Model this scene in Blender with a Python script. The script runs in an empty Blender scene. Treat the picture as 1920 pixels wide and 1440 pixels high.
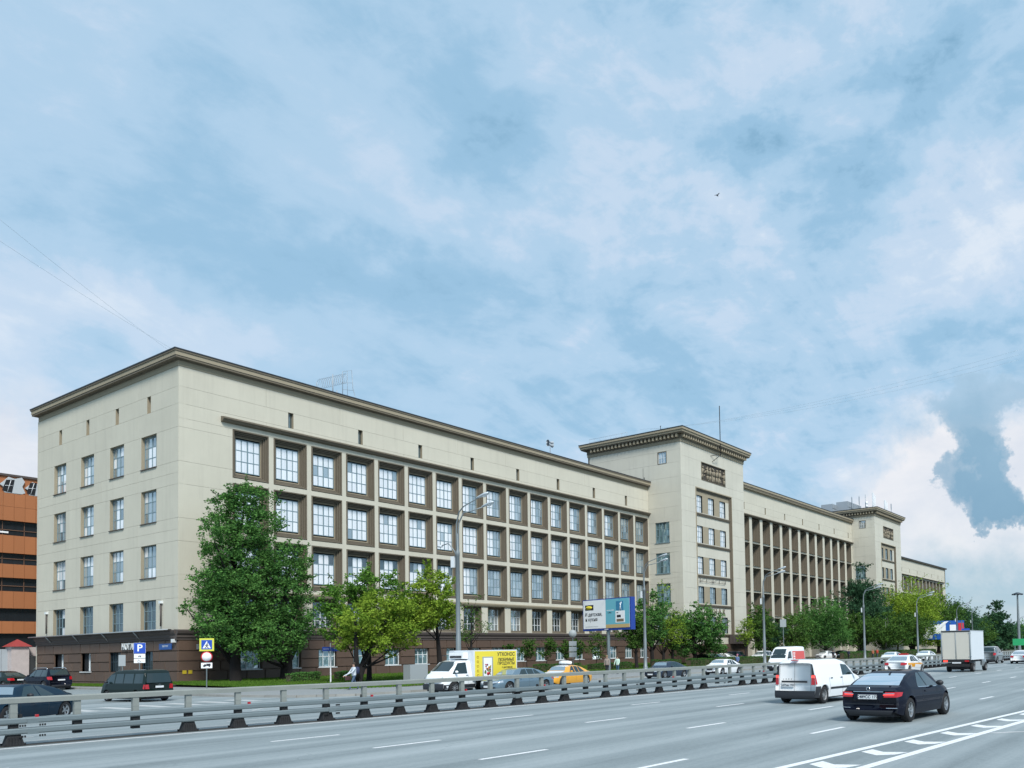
import bpy, bmesh, math, random
import numpy as np
from mathutils import Vector, Matrix
random.seed(7); rng = np.random.default_rng(7)
R = math.radians
scn = bpy.context.scene
COL = scn.collection

# ------------------------------------------------------------------ camera
cam_d = bpy.data.cameras.new('camera'); cam = bpy.data.objects.new('camera', cam_d); COL.objects.link(cam)
scn.camera = cam
CAMP = Vector((-36.722, -72.491, 2.294))
Fv = Vector((0.8222169, 0.56784507, 0.03887614)); Rv = Vector((0.56876994, -0.82228812, -0.01852032)); Uv = Rv.cross(Fv)
cam.matrix_world = Matrix(((Rv.x, Uv.x, -Fv.x, CAMP.x), (Rv.y, Uv.y, -Fv.y, CAMP.y), (Rv.z, Uv.z, -Fv.z, CAMP.z), (0, 0, 0, 1)))
cam_d.sensor_width = 36; cam_d.lens = 1569.014 / 1920 * 36
cam_d.shift_x = (960 - 1185.0) / 1920; cam_d.shift_y = (1159.7 - 720) / 1920
cam_d.clip_start = 0.3; cam_d.clip_end = 6000
scn.render.resolution_x = 1024; scn.render.resolution_y = 768

# ------------------------------------------------------------------ sun, sky, exposure
SUN_DIR = Vector((-0.42, -0.60, 0.78)).normalized()
sd = bpy.data.lights.new('sun', 'SUN'); sd.energy = SUN_E = 1.5; sd.angle = R(16); sd.color = (1.0, 0.965, 0.90)
so = bpy.data.objects.new('sun', sd); COL.objects.link(so); so.rotation_euler = SUN_DIR.to_track_quat('Z', 'Y').to_euler()
SKY_K = 0.402
vs = scn.view_settings
vs.view_transform = 'Standard'; vs.look = 'None'; vs.gamma = 1; vs.use_curve_mapping = False; vs.exposure = 1.36
scn.cycles.use_denoising = True
scn.cycles.max_bounces = 6; scn.cycles.diffuse_bounces = 3; scn.cycles.glossy_bounces = 3; scn.cycles.transmission_bounces = 3; scn.cycles.transparent_max_bounces = 6
scn.cycles.sample_clamp_indirect = 8

W = bpy.data.worlds.new('World'); scn.world = W; W.use_nodes = True
nt = W.node_tree; nt.nodes.clear()
class NG:
    "tiny node helper"
    def __init__(s, nt): s.nt = nt
    def n(s, t, **k):
        o = s.nt.nodes.new(t)
        for a, v in k.items(): setattr(o, a, v)
        return o
    def l(s, a, b): s.nt.links.new(a, b)
    def m(s, op, a, b=None, c=None, clamp=False):
        o = s.n('ShaderNodeMath', operation=op, use_clamp=clamp)
        for i, v in enumerate((a, b, c)):
            if v is None: continue
            if isinstance(v, (int, float)): o.inputs[i].default_value = v
            else: s.l(v, o.inputs[i])
        return o.outputs[0]
    def noise(s, vec, scale, detail=5, rough=.55, dist=0):
        o = s.n('ShaderNodeTexNoise'); o.inputs['Scale'].default_value = scale; o.inputs['Detail'].default_value = detail
        o.inputs['Roughness'].default_value = rough; o.inputs['Distortion'].default_value = dist
        if vec is not None: s.l(vec, o.inputs['Vector'])
        return o
    def ramp(s, f, stops, interp='LINEAR'):
        o = s.n('ShaderNodeValToRGB'); o.color_ramp.interpolation = interp
        e = o.color_ramp.elements
        while len(e) < len(stops): e.new(.5)
        for i, (p, c) in enumerate(stops): e[i].position = p; e[i].color = (*c, 1) if len(c) == 3 else c
        s.l(f, o.inputs[0]); return o.outputs[0]
    def map(s, vec, sc=(1, 1, 1), loc=(0, 0, 0), rot=(0, 0, 0)):
        o = s.n('ShaderNodeMapping'); o.inputs['Scale'].default_value = sc; o.inputs['Location'].default_value = loc; o.inputs['Rotation'].default_value = rot
        s.l(vec, o.inputs['Vector']); return o.outputs[0]
    def mix(s, f, a, b):
        o = s.n('ShaderNodeMix', data_type='RGBA')
        if isinstance(f, (int, float)): o.inputs[0].default_value = f
        else: s.l(f, o.inputs[0])
        for i, v in ((6, a), (7, b)):
            if isinstance(v, tuple): o.inputs[i].default_value = (*v, 1)
            else: s.l(v, o.inputs[i])
        return o.outputs[2]

def lin(r, g, b): return tuple((c / 255 / 12.92) if c <= 10 else ((c / 255 + .055) / 1.055) ** 2.4 for c in (r, g, b))

g = NG(nt)
tc = g.n('ShaderNodeTexCoord').outputs['Generated']
nrm = g.n('ShaderNodeVectorMath', operation='NORMALIZE'); g.l(tc, nrm.inputs[0]); dirv = nrm.outputs[0]
sp = g.n('ShaderNodeSeparateXYZ'); g.l(dirv, sp.inputs[0])
dx, dy, dz = sp.outputs
# cloud-deck coordinates: the layer is seen at a slant towards the horizon
zz = g.m('ADD', g.m('MAXIMUM', dz, 0.0), 0.22)
cv = g.n('ShaderNodeCombineXYZ'); g.l(g.m('DIVIDE', dx, zz), cv.inputs[0]); g.l(g.m('DIVIDE', dy, zz), cv.inputs[1])
deck = cv.outputs[0]
warp = g.noise(dirv, 5.0, 4, .55)
wv = g.n('ShaderNodeVectorMath', operation='SUBTRACT'); g.l(warp.outputs['Color'], wv.inputs[0]); wv.inputs[1].default_value = (.5, .5, .5)
warp2 = g.noise(dirv, 22.0, 6, .62)
wv2 = g.n('ShaderNodeVectorMath', operation='SUBTRACT'); g.l(warp2.outputs['Color'], wv2.inputs[0]); wv2.inputs[1].default_value = (.5, .5, .5)
s1 = g.n('ShaderNodeSeparateXYZ'); g.l(wv.outputs[0], s1.inputs[0])
s2 = g.n('ShaderNodeSeparateXYZ'); g.l(wv2.outputs[0], s2.inputs[0])
az = g.m('DEGREES' if False else 'MULTIPLY', g.m('ARCTAN2', dx, dy), 57.29578)
el = g.m('MULTIPLY', g.m('ARCSINE', dz), 57.29578)
def warped(a1, a2):
    u = g.m('ADD', az, g.m('ADD', g.m('MULTIPLY', s1.outputs[0], a1), g.m('MULTIPLY', s2.outputs[0], a2)))
    v = g.m('ADD', el, g.m('ADD', g.m('MULTIPLY', s1.outputs[1], a1 * .7), g.m('MULTIPLY', s2.outputs[1], a2 * .8)))
    return u, v
U1, V1 = warped(16, 5)
U2, V2 = warped(5, 6.5)
def blob(u0, v0, su, sv, amp, uv, rot=0, hard=0):
    du = g.m('SUBTRACT', uv[0], u0); dv = g.m('SUBTRACT', uv[1], v0)
    c, s = math.cos(R(rot)), math.sin(R(rot))
    a = g.m('ADD', g.m('MULTIPLY', du, c / su), g.m('MULTIPLY', dv, s / su))
    b = g.m('SUBTRACT', g.m('MULTIPLY', dv, c / sv), g.m('MULTIPLY', du, s / sv))
    q = g.m('ADD', g.m('MULTIPLY', a, a), g.m('MULTIPLY', b, b))
    e = g.m('EXPONENT', g.m('MULTIPLY', q, -1.0))
    return g.m('MULTIPLY', e, amp)
def total(lst):
    t = lst[0]
    for x in lst[1:]: t = g.m('ADD', t, x)
    return t
UV1 = (U1, V1); UV2 = (U2, V2)
soft = total([blob(*a, UV1) for a in [
    (67, 36, 6, 4, .20), (55, 35.5, 5, 4, .20, ), (72, 35.5, 3.5, 4, .22), (53, 28.2, 5, 2.6, .18), (64, 28, 5, 3, .16), (80, 24, 7, 3, .26),
    (42, 27.2, 5.5, 1.9, .22), (19, 19.6, 6, 2.6, .38), (27, 18.6, 6, 2.0, .20), (21, 32, 3.2, 4.5, .20), (35, 31, 8, 2.5, .10), (71, 21, 7, 2.4, .14), (60, 31, 5, 3, .08),
    (16, 10, 9, 6, .45),
    (70.5, 27.5, 5, 2.2, -.34), (63, 32, 4, 1.8, -.28), (76, 31, 4.5, 4, -.28), (67, 22.5, 4, 2, -.26), (46, 33, 4, 2, -.16), (46, 30, 5, 1.8, -.18), (28, 33, 7, 4, -.12), (39, 25, 9, 2.4, -.14),
    (77, 20, 6, 1.6, -.16), (28, 24, 8, 2.5, -.10)]])
n1 = g.noise(g.map(deck, sc=(1.0, 2.0, 1), rot=(0, 0, R(-35))), 2.0, 9, .62, .5)
n2 = g.noise(g.map(dirv, sc=(1, 1, 1.9)), 9.0, 9, .60, .4)
n3 = g.noise(g.map(dirv, sc=(1, 1, 2.2)), 26.0, 7, .62, .6)
c0 = total([g.m('MULTIPLY', g.m('SUBTRACT', n1.outputs['Fac'], .5), .9), g.m('MULTIPLY', g.m('SUBTRACT', n2.outputs['Fac'], .5), .72), g.m('MULTIPLY', g.m('SUBTRACT', n3.outputs['Fac'], .5), .30)])
c0 = g.m('MULTIPLY', c0, g.m('ADD', .72, g.m('MULTIPLY', g.m('DIVIDE', g.m('SUBTRACT', az, 38), 22, clamp=True), .75)))
cc = g.m('ADD', g.m('ADD', c0, soft), .44, clamp=True)
high = g.ramp(cc, [(0.0, lin(132, 176, 206)), (.24, lin(156, 196, 225)), (.50, lin(179, 210, 235)), (.70, lin(198, 219, 240)), (1.0, lin(224, 235, 247))], 'EASE')
# bright break low in the sky to the east, with grey-blue cumulus in front of it
low = total([blob(74, 8.0, 4.2, 3.0, .85, UV2), blob(80, 8.5, 8, 5.2, .95, UV2), blob(16, 11.5, 7, 3.4, .8, UV2), blob(90, 6, 12, 6, .8, UV2), blob(76, 12.5, 4, 2, .3, UV2)])
low = g.m('MULTIPLY', low, 1.15, clamp=True)
lowcol = g.ramp(g.m('ADD', g.m('MULTIPLY', g.m('SUBTRACT', n2.outputs['Fac'], .5), 1.6), .55, clamp=True), [(0, lin(208, 217, 232)), (.5, lin(228, 232, 240)), (1, lin(246, 245, 247))])
sky = g.mix(g.ramp(low, [(.12, (0, 0, 0)), (.75, (1, 1, 1))]), high, lowcol)
cum = total([blob(78.3, 12.0, 1.75, 1.7, 1.25, UV2), blob(77.8, 9.6, 2.3, 1.1, 1.2, UV2), blob(78.6, 8.0, 1.9, .9, 1.1, UV2), blob(81.0, 8.0, 1.2, .7, .8, UV2),
             blob(78.6, 15.2, 4.2, 1.6, .9, UV2), blob(75.3, 11.0, .9, .9, .55, UV2)])
cumm = g.ramp(g.m('ADD', cum, g.m('MULTIPLY', g.m('SUBTRACT', n3.outputs['Fac'], .5), .5)), [(.36, (0, 0, 0)), (.56, (.75, .75, .75)), (.95, (1, 1, 1))])
cumcol = g.ramp(g.m('DIVIDE', g.m('SUBTRACT', V1, 6.5), 10.0, clamp=True), [(0, lin(122, 162, 190)), (.5, lin(142, 179, 204)), (1, lin(172, 203, 226))])
sky = g.mix(cumm, sky, cumcol)
hor = total([blob(78, 3.2, 26, 2.6, 1.1, UV2), blob(84, 1.0, 30, 1.6, .5, UV2)])
horm = g.m('MULTIPLY', hor, .85, clamp=True)
horcol = g.ramp(g.m('ADD', g.m('MULTIPLY', g.m('SUBTRACT', n2.outputs['Fac'], .5), 2.2), .5, clamp=True), [(0, lin(150, 190, 212)), (1, lin(196, 212, 222))])
sky = g.mix(horm, sky, horcol)
nish = g.n('ShaderNodeTexSky', sky_type='NISHITA', sun_disc=False)
nish.sun_elevation = math.asin(SUN_DIR.z); nish.sun_rotation = math.atan2(SUN_DIR.x, SUN_DIR.y)
bgn = g.n('ShaderNodeBackground'); bgn.inputs[1].default_value = 0.05; g.l(nish.outputs[0], bgn.inputs[0])
bgc = g.n('ShaderNodeBackground'); bgc.inputs[1].default_value = SKY_K; g.l(sky, bgc.inputs[0])
mx = g.n('ShaderNodeMixShader'); mx.inputs[0].default_value = .93; g.l(bgn.outputs[0], mx.inputs[1]); g.l(bgc.outputs[0], mx.inputs[2])
wo = g.n('ShaderNodeOutputWorld'); g.l(mx.outputs[0], wo.inputs[0])
W.cycles.sampling_method = 'MANUAL'; W.cycles.sample_map_resolution = 256

# ------------------------------------------------------------------ materials
MATS = {}
def mat(name, col, rough=.8, metal=0, spec=.5, coat=0, noise=None, bump=None, stretch=None, objvar=0, emit=None, island=0):
    "principled material; noise=(scale, amount), bump=(scale, strength), objvar: tone changes from object to object"
    if name in MATS: return MATS[name]
    m = bpy.data.materials.new(name); m.use_nodes = True; G = NG(m.node_tree); b = m.node_tree.nodes['Principled BSDF']
    b.inputs['Roughness'].default_value = rough; b.inputs['Metallic'].default_value = metal
    b.inputs['Specular IOR Level'].default_value = spec; b.inputs['Coat Weight'].default_value = coat; b.inputs['Coat Roughness'].default_value = .04
    b.inputs['Base Color'].default_value = (*col, 1)
    co = G.n('ShaderNodeTexCoord').outputs['Object']
    if noise or objvar or island:
        f = None
        if noise:
            v = G.map(co, sc=stretch) if stretch else co
            nn = G.noise(v, noise[0], 6, .6); nn2 = G.noise(v, noise[0] * 9, 3, .6)
            f = G.m('ADD', G.m('MULTIPLY', G.m('SUBTRACT', nn.outputs['Fac'], .5), noise[1] * 2.2), G.m('MULTIPLY', G.m('SUBTRACT', nn2.outputs['Fac'], .5), noise[1] * .9))
        if objvar:
            oi = G.n('ShaderNodeObjectInfo').outputs['Random']; q = G.m('MULTIPLY', G.m('SUBTRACT', oi, .5), objvar * 2); f = q if f is None else G.m('ADD', f, q)
        if island:
            oi = G.n('ShaderNodeNewGeometry').outputs['Random Per Island']; q = G.m('MULTIPLY', G.m('SUBTRACT', oi, .5), island * 2); f = q if f is None else G.m('ADD', f, q)
        f = G.m('ADD', f, 1.0)
        vm = G.n('ShaderNodeVectorMath', operation='SCALE'); vm.inputs[0].default_value = col; G.l(f, vm.inputs['Scale']); G.l(vm.outputs[0], b.inputs['Base Color'])
    if bump:
        nn = G.noise(co, bump[0], 5, .6); bp = G.n('ShaderNodeBump'); bp.inputs['Strength'].default_value = bump[1]; bp.inputs['Distance'].default_value = .02
        G.l(nn.outputs['Fac'], bp.inputs['Height']); G.l(bp.outputs[0], b.inputs['Normal'])
    if emit: b.inputs['Emission Color'].default_value = (*emit[0], 1); b.inputs['Emission Strength'].default_value = emit[1]
    MATS[name] = m; return m

M_stucco = mat('cream_stucco', (.575, .550, .462), .9, noise=(.35, .055), bump=(60, .25), objvar=.018, stretch=(1, 1, .35))
M_stucco2 = mat('tower_stucco', (.57, .552, .475), .9, noise=(.3, .05), bump=(60, .2), objvar=.022)
for m_ in (M_stucco, M_stucco2):      # rain streaks and soot, long and vertical, plus broad damp patches
    G = NG(m_.node_tree); b = m_.node_tree.nodes['Principled BSDF']; gp = G.n('ShaderNodeNewGeometry').outputs['Position']
    st = G.noise(G.map(gp, sc=(1.6, 1.6, .10)), 1.0, 5, .65); pt = G.noise(G.map(gp, sc=(.16, .16, .22)), 1.0, 5, .6)
    k_ = G.m('ADD', G.m('MULTIPLY', G.ramp(st.outputs['Fac'], [(.50, (0, 0, 0)), (.78, (1, 1, 1))]), -.10), G.m('MULTIPLY', G.m('SUBTRACT', pt.outputs['Fac'], .5), .22))
    vm = G.n('ShaderNodeVectorMath', operation='SCALE'); src = b.inputs['Base Color'].links[0].from_socket; G.l(src, vm.inputs[0]); G.l(G.m('ADD', 1.0, k_), vm.inputs['Scale']); G.l(vm.outputs[0], b.inputs['Base Color'])
M_joint = mat('joint', (.30, .28, .23), .95)
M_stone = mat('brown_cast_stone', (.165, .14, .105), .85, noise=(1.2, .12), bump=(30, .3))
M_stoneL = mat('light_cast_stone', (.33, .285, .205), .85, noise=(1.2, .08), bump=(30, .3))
M_plinthm = mat('plinth_moulding', (.085, .07, .065), .8, noise=(1.0, .15))
M_granite = mat('brown_granite', (.110, .072, .053), .6, noise=(2.0, .10), bump=(25, .5), objvar=.10)
M_graniteD = mat('granite_joint', (.20, .155, .12), .9)
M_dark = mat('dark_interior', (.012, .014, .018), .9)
M_roof = mat('roof_metal', (.045, .05, .06), .5, metal=.3)
M_winfr = mat('window_frame_paint', (.19, .275, .315), .5)
M_winwh = mat('white_window_frame', (.72, .76, .78), .4)
M_pillar = M_stucco

def pane_mat(name, diff, gl, f, var):
    m = bpy.data.materials.new(name); m.use_nodes = True; nt_ = m.node_tree; nt_.nodes.clear(); G = NG(nt_)
    co = G.n('ShaderNodeTexCoord').outputs['Object']
    oi = G.n('ShaderNodeObjectInfo').outputs['Random']; il = G.n('ShaderNodeNewGeometry').outputs['Random Per Island']
    r = G.m('FRACT', G.m('ADD', oi, il))
    fac = G.m('ADD', G.m('MULTIPLY', G.m('SUBTRACT', r, .5), var * 2), 1.0)
    vm = G.n('ShaderNodeVectorMath', operation='SCALE'); vm.inputs[0].default_value = diff; G.l(fac, vm.inputs['Scale'])
    d = G.n('ShaderNodeBsdfDiffuse'); G.l(vm.outputs[0], d.inputs[0])
    gg = G.n('ShaderNodeBsdfGlossy'); gg.inputs[0].default_value = (*gl, 1); gg.inputs[1].default_value = .03
    cf = G.noise(G.map(G.n('ShaderNodeTexCoord').outputs['Object'], sc=(7, 7, .25)), 1.0, 3, .5); vm2 = G.n('ShaderNodeVectorMath', operation='SCALE'); G.l(vm.outputs[0], vm2.inputs[0]); G.l(G.m('ADD', .72, G.m('MULTIPLY', cf.outputs['Fac'], .55)), vm2.inputs['Scale']); G.l(vm2.outputs[0], d.inputs[0])
    nn = G.noise(co, 1.3, 2, .5); bp = G.n('ShaderNodeBump'); bp.inputs['Strength'].default_value = .03; bp.inputs['Distance'].default_value = .03
    G.l(nn.outputs['Fac'], bp.inputs['Height']); G.l(bp.outputs[0], gg.inputs['Normal'])
    x = G.n('ShaderNodeMixShader'); x.inputs[0].default_value = f; G.l(d.outputs[0], x.inputs[1]); G.l(gg.outputs[0], x.inputs[2])
    o = G.n('ShaderNodeOutputMaterial'); G.l(x.outputs[0], o.inputs[0]); return m
P_bright = pane_mat('glass_before_white_blinds', (.95, .95, .97), (1, 1, 1), .36, .07)
P_grey = pane_mat('grey_curtain_and_reflection_glass', (.30, .34, .36), (.85, .92, .95), .42, .5)
P_dark = pane_mat('dark_window_glass', (.045, .062, .07), (.8, .9, .95), .20, .6)
P_void = pane_mat('unlit_ribbon_glass', (.015, .018, .022), (.6, .7, .75), .07, .4)
P_teal = pane_mat('teal_tinted_glass', (.13, .22, .24), (.7, .85, .9), .35, .5)

def leaf_mat(name, dark, light):
    m = bpy.data.materials.new(name); m.use_nodes = True; nt_ = m.node_tree; nt_.nodes.clear(); G = NG(nt_)
    il = G.n('ShaderNodeNewGeometry').outputs['Random Per Island']
    co = G.n('ShaderNodeTexCoord').outputs['Object']; nn = G.noise(co, .55, 3, .6)
    f = G.m('ADD', G.m('MULTIPLY', il, .65), G.m('MULTIPLY', G.m('SUBTRACT', nn.outputs['Fac'], .35), 1.3), clamp=True)
    c = G.mix(f, dark, light)
    d = G.n('ShaderNodeBsdfDiffuse'); G.l(c, d.inputs[0])
    t = G.n('ShaderNodeBsdfTranslucent'); G.l(c, t.inputs[0])
    x = G.n('ShaderNodeMixShader'); x.inputs[0].default_value = .20; G.l(d.outputs[0], x.inputs[1]); G.l(t.outputs[0], x.inputs[2])
    o = G.n('ShaderNodeOutputMaterial'); G.l(x.outputs[0], o.inputs[0]); return m
L_dark = leaf_mat('dark_green_leaves', (.020, .080, .024), (.155, .33, .085))
L_mid = leaf_mat('green_leaves', (.020, .066, .020), (.125, .225, .048))
L_yel = leaf_mat('yellow_green_leaves', (.06, .15, .018), (.33, .45, .06))
L_lime = leaf_mat('fresh_green_leaves', (.028, .095, .020), (.17, .33, .055))
L_blue = leaf_mat('bluish_green_leaves', (.022, .065, .035), (.07, .15, .075))
L_hedge = leaf_mat('hedge_leaves', (.03, .085, .025), (.09, .19, .05))
M_bark = mat('dark_bark', (.013, .011, .011), .95, noise=(4, .25), bump=(12, .8))
M_birch = mat('pale_bark', (.45, .45, .42), .9, noise=(5, .5))

# ------------------------------------------------------------------ mesh helpers
def tag(o, label=None, cat=None, group=None, kind=None):
    if label: o['label'] = label
    if cat: o['category'] = cat
    if group: o['group'] = group
    if kind: o['kind'] = kind
    return o
def empty(name, loc=(0, 0, 0), rz=0, label=None, cat=None, group=None, kind=None):
    o = bpy.data.objects.new(name, None); COL.objects.link(o); o.location = loc; o.rotation_euler = (0, 0, rz); o.empty_display_size = .1
    return tag(o, label, cat, group, kind)
def inst(name, me, parent=None, loc=(0, 0, 0), rot=(0, 0, 0), sc=(1, 1, 1)):
    o = bpy.data.objects.new(name, me); COL.objects.link(o); o.parent = parent; o.location = loc; o.rotation_euler = rot; o.scale = sc
    return o
class MB:
    def __init__(s): s.v = []; s.f = []; s.mi = []; s.m = 0; s.sm = []; s.smooth = False
    def add(s, vs_, fs):
        b = len(s.v); s.v += [tuple(x) for x in vs_]; s.f += [tuple(i + b for i in f) for f in fs]; s.mi += [s.m] * len(fs); s.sm += [s.smooth] * len(fs); return s
    def box(s, x0, x1, y0, y1, z0, z1):
        return s.add([(x, y, z) for z in (z0, z1) for y in (y0, y1) for x in (x0, x1)], [(0, 2, 3, 1), (4, 5, 7, 6), (0, 1, 5, 4), (2, 6, 7, 3), (0, 4, 6, 2), (1, 3, 7, 5)])
    def quad(s, a, b, c, d): return s.add([a, b, c, d], [(0, 1, 2, 3)])
    def prism(s, pts, z0, z1, ax='z'):
        "extrude a 2D polygon; ax z: (x,y) ; y: (x,z) extruded in y ; x: (y,z) extruded in x"
        n = len(pts)
        P = {'z': lambda p, h: (p[0], p[1], h), 'y': lambda p, h: (p[0], h, p[1]), 'x': lambda p, h: (h, p[0], p[1])}[ax]
        return s.add([P(p, z0) for p in pts] + [P(p, z1) for p in pts], [tuple(range(n))[::-1], tuple(range(n, 2 * n))] + [(i, (i + 1) % n, (i + 1) % n + n, i + n) for i in range(n)])
    def tube(s, path, rad, n=8, cap=True):
        path = [Vector(p) for p in path]; rad = rad if hasattr(rad, '__len__') else [rad] * len(path)
        rings = []; b = len(s.v); prev = None
        for i, p in enumerate(path):
            t = (path[min(i + 1, len(path) - 1)] - path[max(i - 1, 0)]).normalized()
            if prev is None: a = t.orthogonal().normalized()
            else: a = (prev - t * prev.dot(t)).normalized()
            prev = a; c = t.cross(a)
            for k in range(n):
                q = 2 * math.pi * k / n; s.v.append(tuple(p + (a * math.cos(q) + c * math.sin(q)) * rad[i]))
        m = len(path); fs = []
        for i in range(m - 1):
            for k in range(n): fs.append((b + i * n + k, b + i * n + (k + 1) % n, b + (i + 1) * n + (k + 1) % n, b + (i + 1) * n + k))
        if cap: fs += [tuple(b + k for k in range(n))[::-1], tuple(b + (m - 1) * n + k for k in range(n))]
        s.f += fs; s.mi += [s.m] * len(fs); s.sm += [True] * len(fs); return s
    def lathe(s, prof, n=24, ax='z', c=(0, 0, 0)):
        b = len(s.v); m = len(prof)
        for r_, h in prof:
            for k in range(n):
                q = 2 * math.pi * k / n; x, y = r_ * math.cos(q), r_ * math.sin(q)
                p = {'z': (x, y, h), 'y': (x, h, y), 'x': (h, x, y)}[ax]; s.v.append((p[0] + c[0], p[1] + c[1], p[2] + c[2]))
        fs = [(b + i * n + k, b + i * n + (k + 1) % n, b + (i + 1) * n + (k + 1) % n, b + (i + 1) * n + k) for i in range(m - 1) for k in range(n)]
        s.f += fs; s.mi += [s.m] * len(fs); s.sm += [True] * len(fs); return s
    def mesh(s, name, mats):
        me = bpy.data.meshes.new(name); me.from_pydata(s.v, [], s.f)
        for m_ in (mats if isinstance(mats, (list, tuple)) else [mats]): me.materials.append(m_)
        me.polygons.foreach_set('material_index', s.mi); me.polygons.foreach_set('use_smooth', s.sm); me.update(); return me
    def build(s, name, mats, parent=None, loc=(0, 0, 0), rot=(0, 0, 0)):
        return inst(name, s.mesh(name, mats), parent, loc, rot)
def bx(name, m, parent, *a): return MB().box(*a).build(name, m, parent)

def text(name, s_, size, m, parent=None, mw=None, ext=.01, align='CENTER', sx=1.0):
    "lettering as a mesh: x right, y up in its own plane"
    cu = bpy.data.curves.new(name, 'FONT'); cu.body = s_; cu.size = size; cu.extrude = ext; cu.align_x = align; cu.align_y = 'CENTER'; cu.resolution_u = 2; cu.offset = size * .016
    to = bpy.data.objects.new('t', cu); COL.objects.link(to); dg = bpy.context.evaluated_depsgraph_get()
    me = bpy.data.meshes.new_from_object(to.evaluated_get(dg)); bpy.data.objects.remove(to); me.materials.clear(); me.materials.append(m)
    o = bpy.data.objects.new(name, me); COL.objects.link(o); o.parent = parent
    if mw is not None: o.matrix_local = mw
    if sx != 1: o.matrix_local = o.matrix_local @ Matrix.Diagonal((sx, 1, 1, 1))
    return o
def plane_mat(org, right, up=(0, 0, 1)):
    r = Vector(right).normalized(); u = Vector(up).normalized(); n = r.cross(u); o = Vector(org)
    return Matrix(((r.x, u.x, n.x, o.x), (r.y, u.y, n.y, o.y), (r.z, u.z, n.z, o.z), (0, 0, 0, 1)))
# ================================================================== GROUND
M_asph = bpy.data.materials.new('asphalt'); M_asph.use_nodes = True
G = NG(M_asph.node_tree); b = M_asph.node_tree.nodes['Principled BSDF']; b.inputs['Roughness'].default_value = .75; b.inputs['Specular IOR Level'].default_value = .4
co = G.n('ShaderNodeTexCoord').outputs['Object']
a1 = G.noise(G.map(co, sc=(.012, .55, 1), rot=(0, 0, R(2.5))), 1.0, 5, .6)      # worn wheel tracks along the lanes
a2 = G.noise(co, .22, 5, .6); a3 = G.noise(co, 38, 3, .7); a4 = G.noise(G.map(co, sc=(.05, 1.6, 1), rot=(0, 0, R(2.5))), 1.0, 4, .6); a5 = G.noise(co, 9, 4, .75); a6 = G.noise(G.map(co, sc=(.35, .9, 1)), 1.0, 6, .7)
f = G.m('ADD', G.m('ADD', G.m('MULTIPLY', G.m('SUBTRACT', a1.outputs['Fac'], .5), 1.5), G.m('MULTIPLY', G.m('SUBTRACT', a2.outputs['Fac'], .5), .45)),
        G.m('ADD', G.m('MULTIPLY', G.m('SUBTRACT', a3.outputs['Fac'], .5), .55), G.m('MULTIPLY', G.m('SUBTRACT', a4.outputs['Fac'], .5), .55)))
sy = G.n('ShaderNodeSeparateXYZ'); G.l(co, sy.inputs[0])
yy = G.m('ADD', sy.outputs[1], G.m('MULTIPLY', sy.outputs[0], .045))
tr_ = G.m('MULTIPLY', G.m('COSINE', G.m('MULTIPLY', yy, 6.2832 / 2.06)), G.m('MULTIPLY', G.noise(G.map(co, sc=(.02, .12, 1)), 1.0, 2).outputs['Fac'], .16))
f = G.m('ADD', G.m('ADD', f, tr_), G.m('ADD', G.m('MULTIPLY', G.m('SUBTRACT', a5.outputs['Fac'], .5), .55), G.m('MULTIPLY', G.ramp(a6.outputs['Fac'], [(.60, (0, 0, 0)), (.70, (1, 1, 1))]), -.10)))
vo = G.n('ShaderNodeTexVoronoi', feature='DISTANCE_TO_EDGE'); vo.inputs['Scale'].default_value = .16; wv_ = G.noise(co, .8, 5, .6); mxv = G.n('ShaderNodeVectorMath', operation='ADD'); G.l(co, mxv.inputs[0]); sc_ = G.n('ShaderNodeVectorMath', operation='SCALE'); G.l(wv_.outputs['Color'], sc_.inputs[0]); sc_.inputs['Scale'].default_value = 1.6; G.l(sc_.outputs[0], mxv.inputs[1]); G.l(mxv.outputs[0], vo.inputs['Vector'])
f = G.m('ADD', f, G.m('MULTIPLY', G.m('MULTIPLY', G.ramp(vo.outputs['Distance'], [(0, (1, 1, 1)), (.004, (0, 0, 0))]), G.ramp(a2.outputs['Fac'], [(.5, (0, 0, 0)), (.6, (1, 1, 1))])), -.3))
cr = G.ramp(G.m('ADD', f, .5, clamp=True), [(0, (.120, .147, .157)), (.5, (.238, .277, .290)), (1, (.36, .40, .415))])
G.l(cr, b.inputs['Base Color'])
bp = G.n('ShaderNodeBump'); bp.inputs['Strength'].default_value = .5; bp.inputs['Distance'].default_value = .01; G.l(a3.outputs['Fac'], bp.inputs['Height']); G.l(bp.outputs[0], b.inputs['Normal'])
def paint(name, col):
    m = bpy.data.materials.new(name); m.use_nodes = True; G = NG(m.node_tree); b = m.node_tree.nodes['Principled BSDF']; b.inputs['Roughness'].default_value = .6
    co = G.n('ShaderNodeTexCoord').outputs['Object']; w1 = G.noise(co, 14, 5, .75)
    G.l(G.ramp(w1.outputs['Fac'], [(.30, tuple(c * .55 for c in col)), (.48, col), (1, col)]), b.inputs['Base Color']); return m
M_line = paint('white_road_paint', (.78, .79, .80)); M_lineold = paint('old_road_paint', (.50, .51, .51))
M_pave = mat('pavement_asphalt', (.25, .265, .27), .85, noise=(.5, .12), bump=(60, .4))
M_kerb = mat('kerb_concrete', (.30, .30, .285), .85, noise=(1.5, .18), bump=(30, .4), objvar=.12)
M_soil = mat('soil', (.10, .085, .05), .95, noise=(.6, .3))
M_ground = mat('distant_ground', (.10, .115, .085), .95, noise=(.05, .3))
bx('ground', M_ground, None, -1500, 2500, -1200, 1800, -.30, -.03)['kind'] = 'structure'

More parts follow.
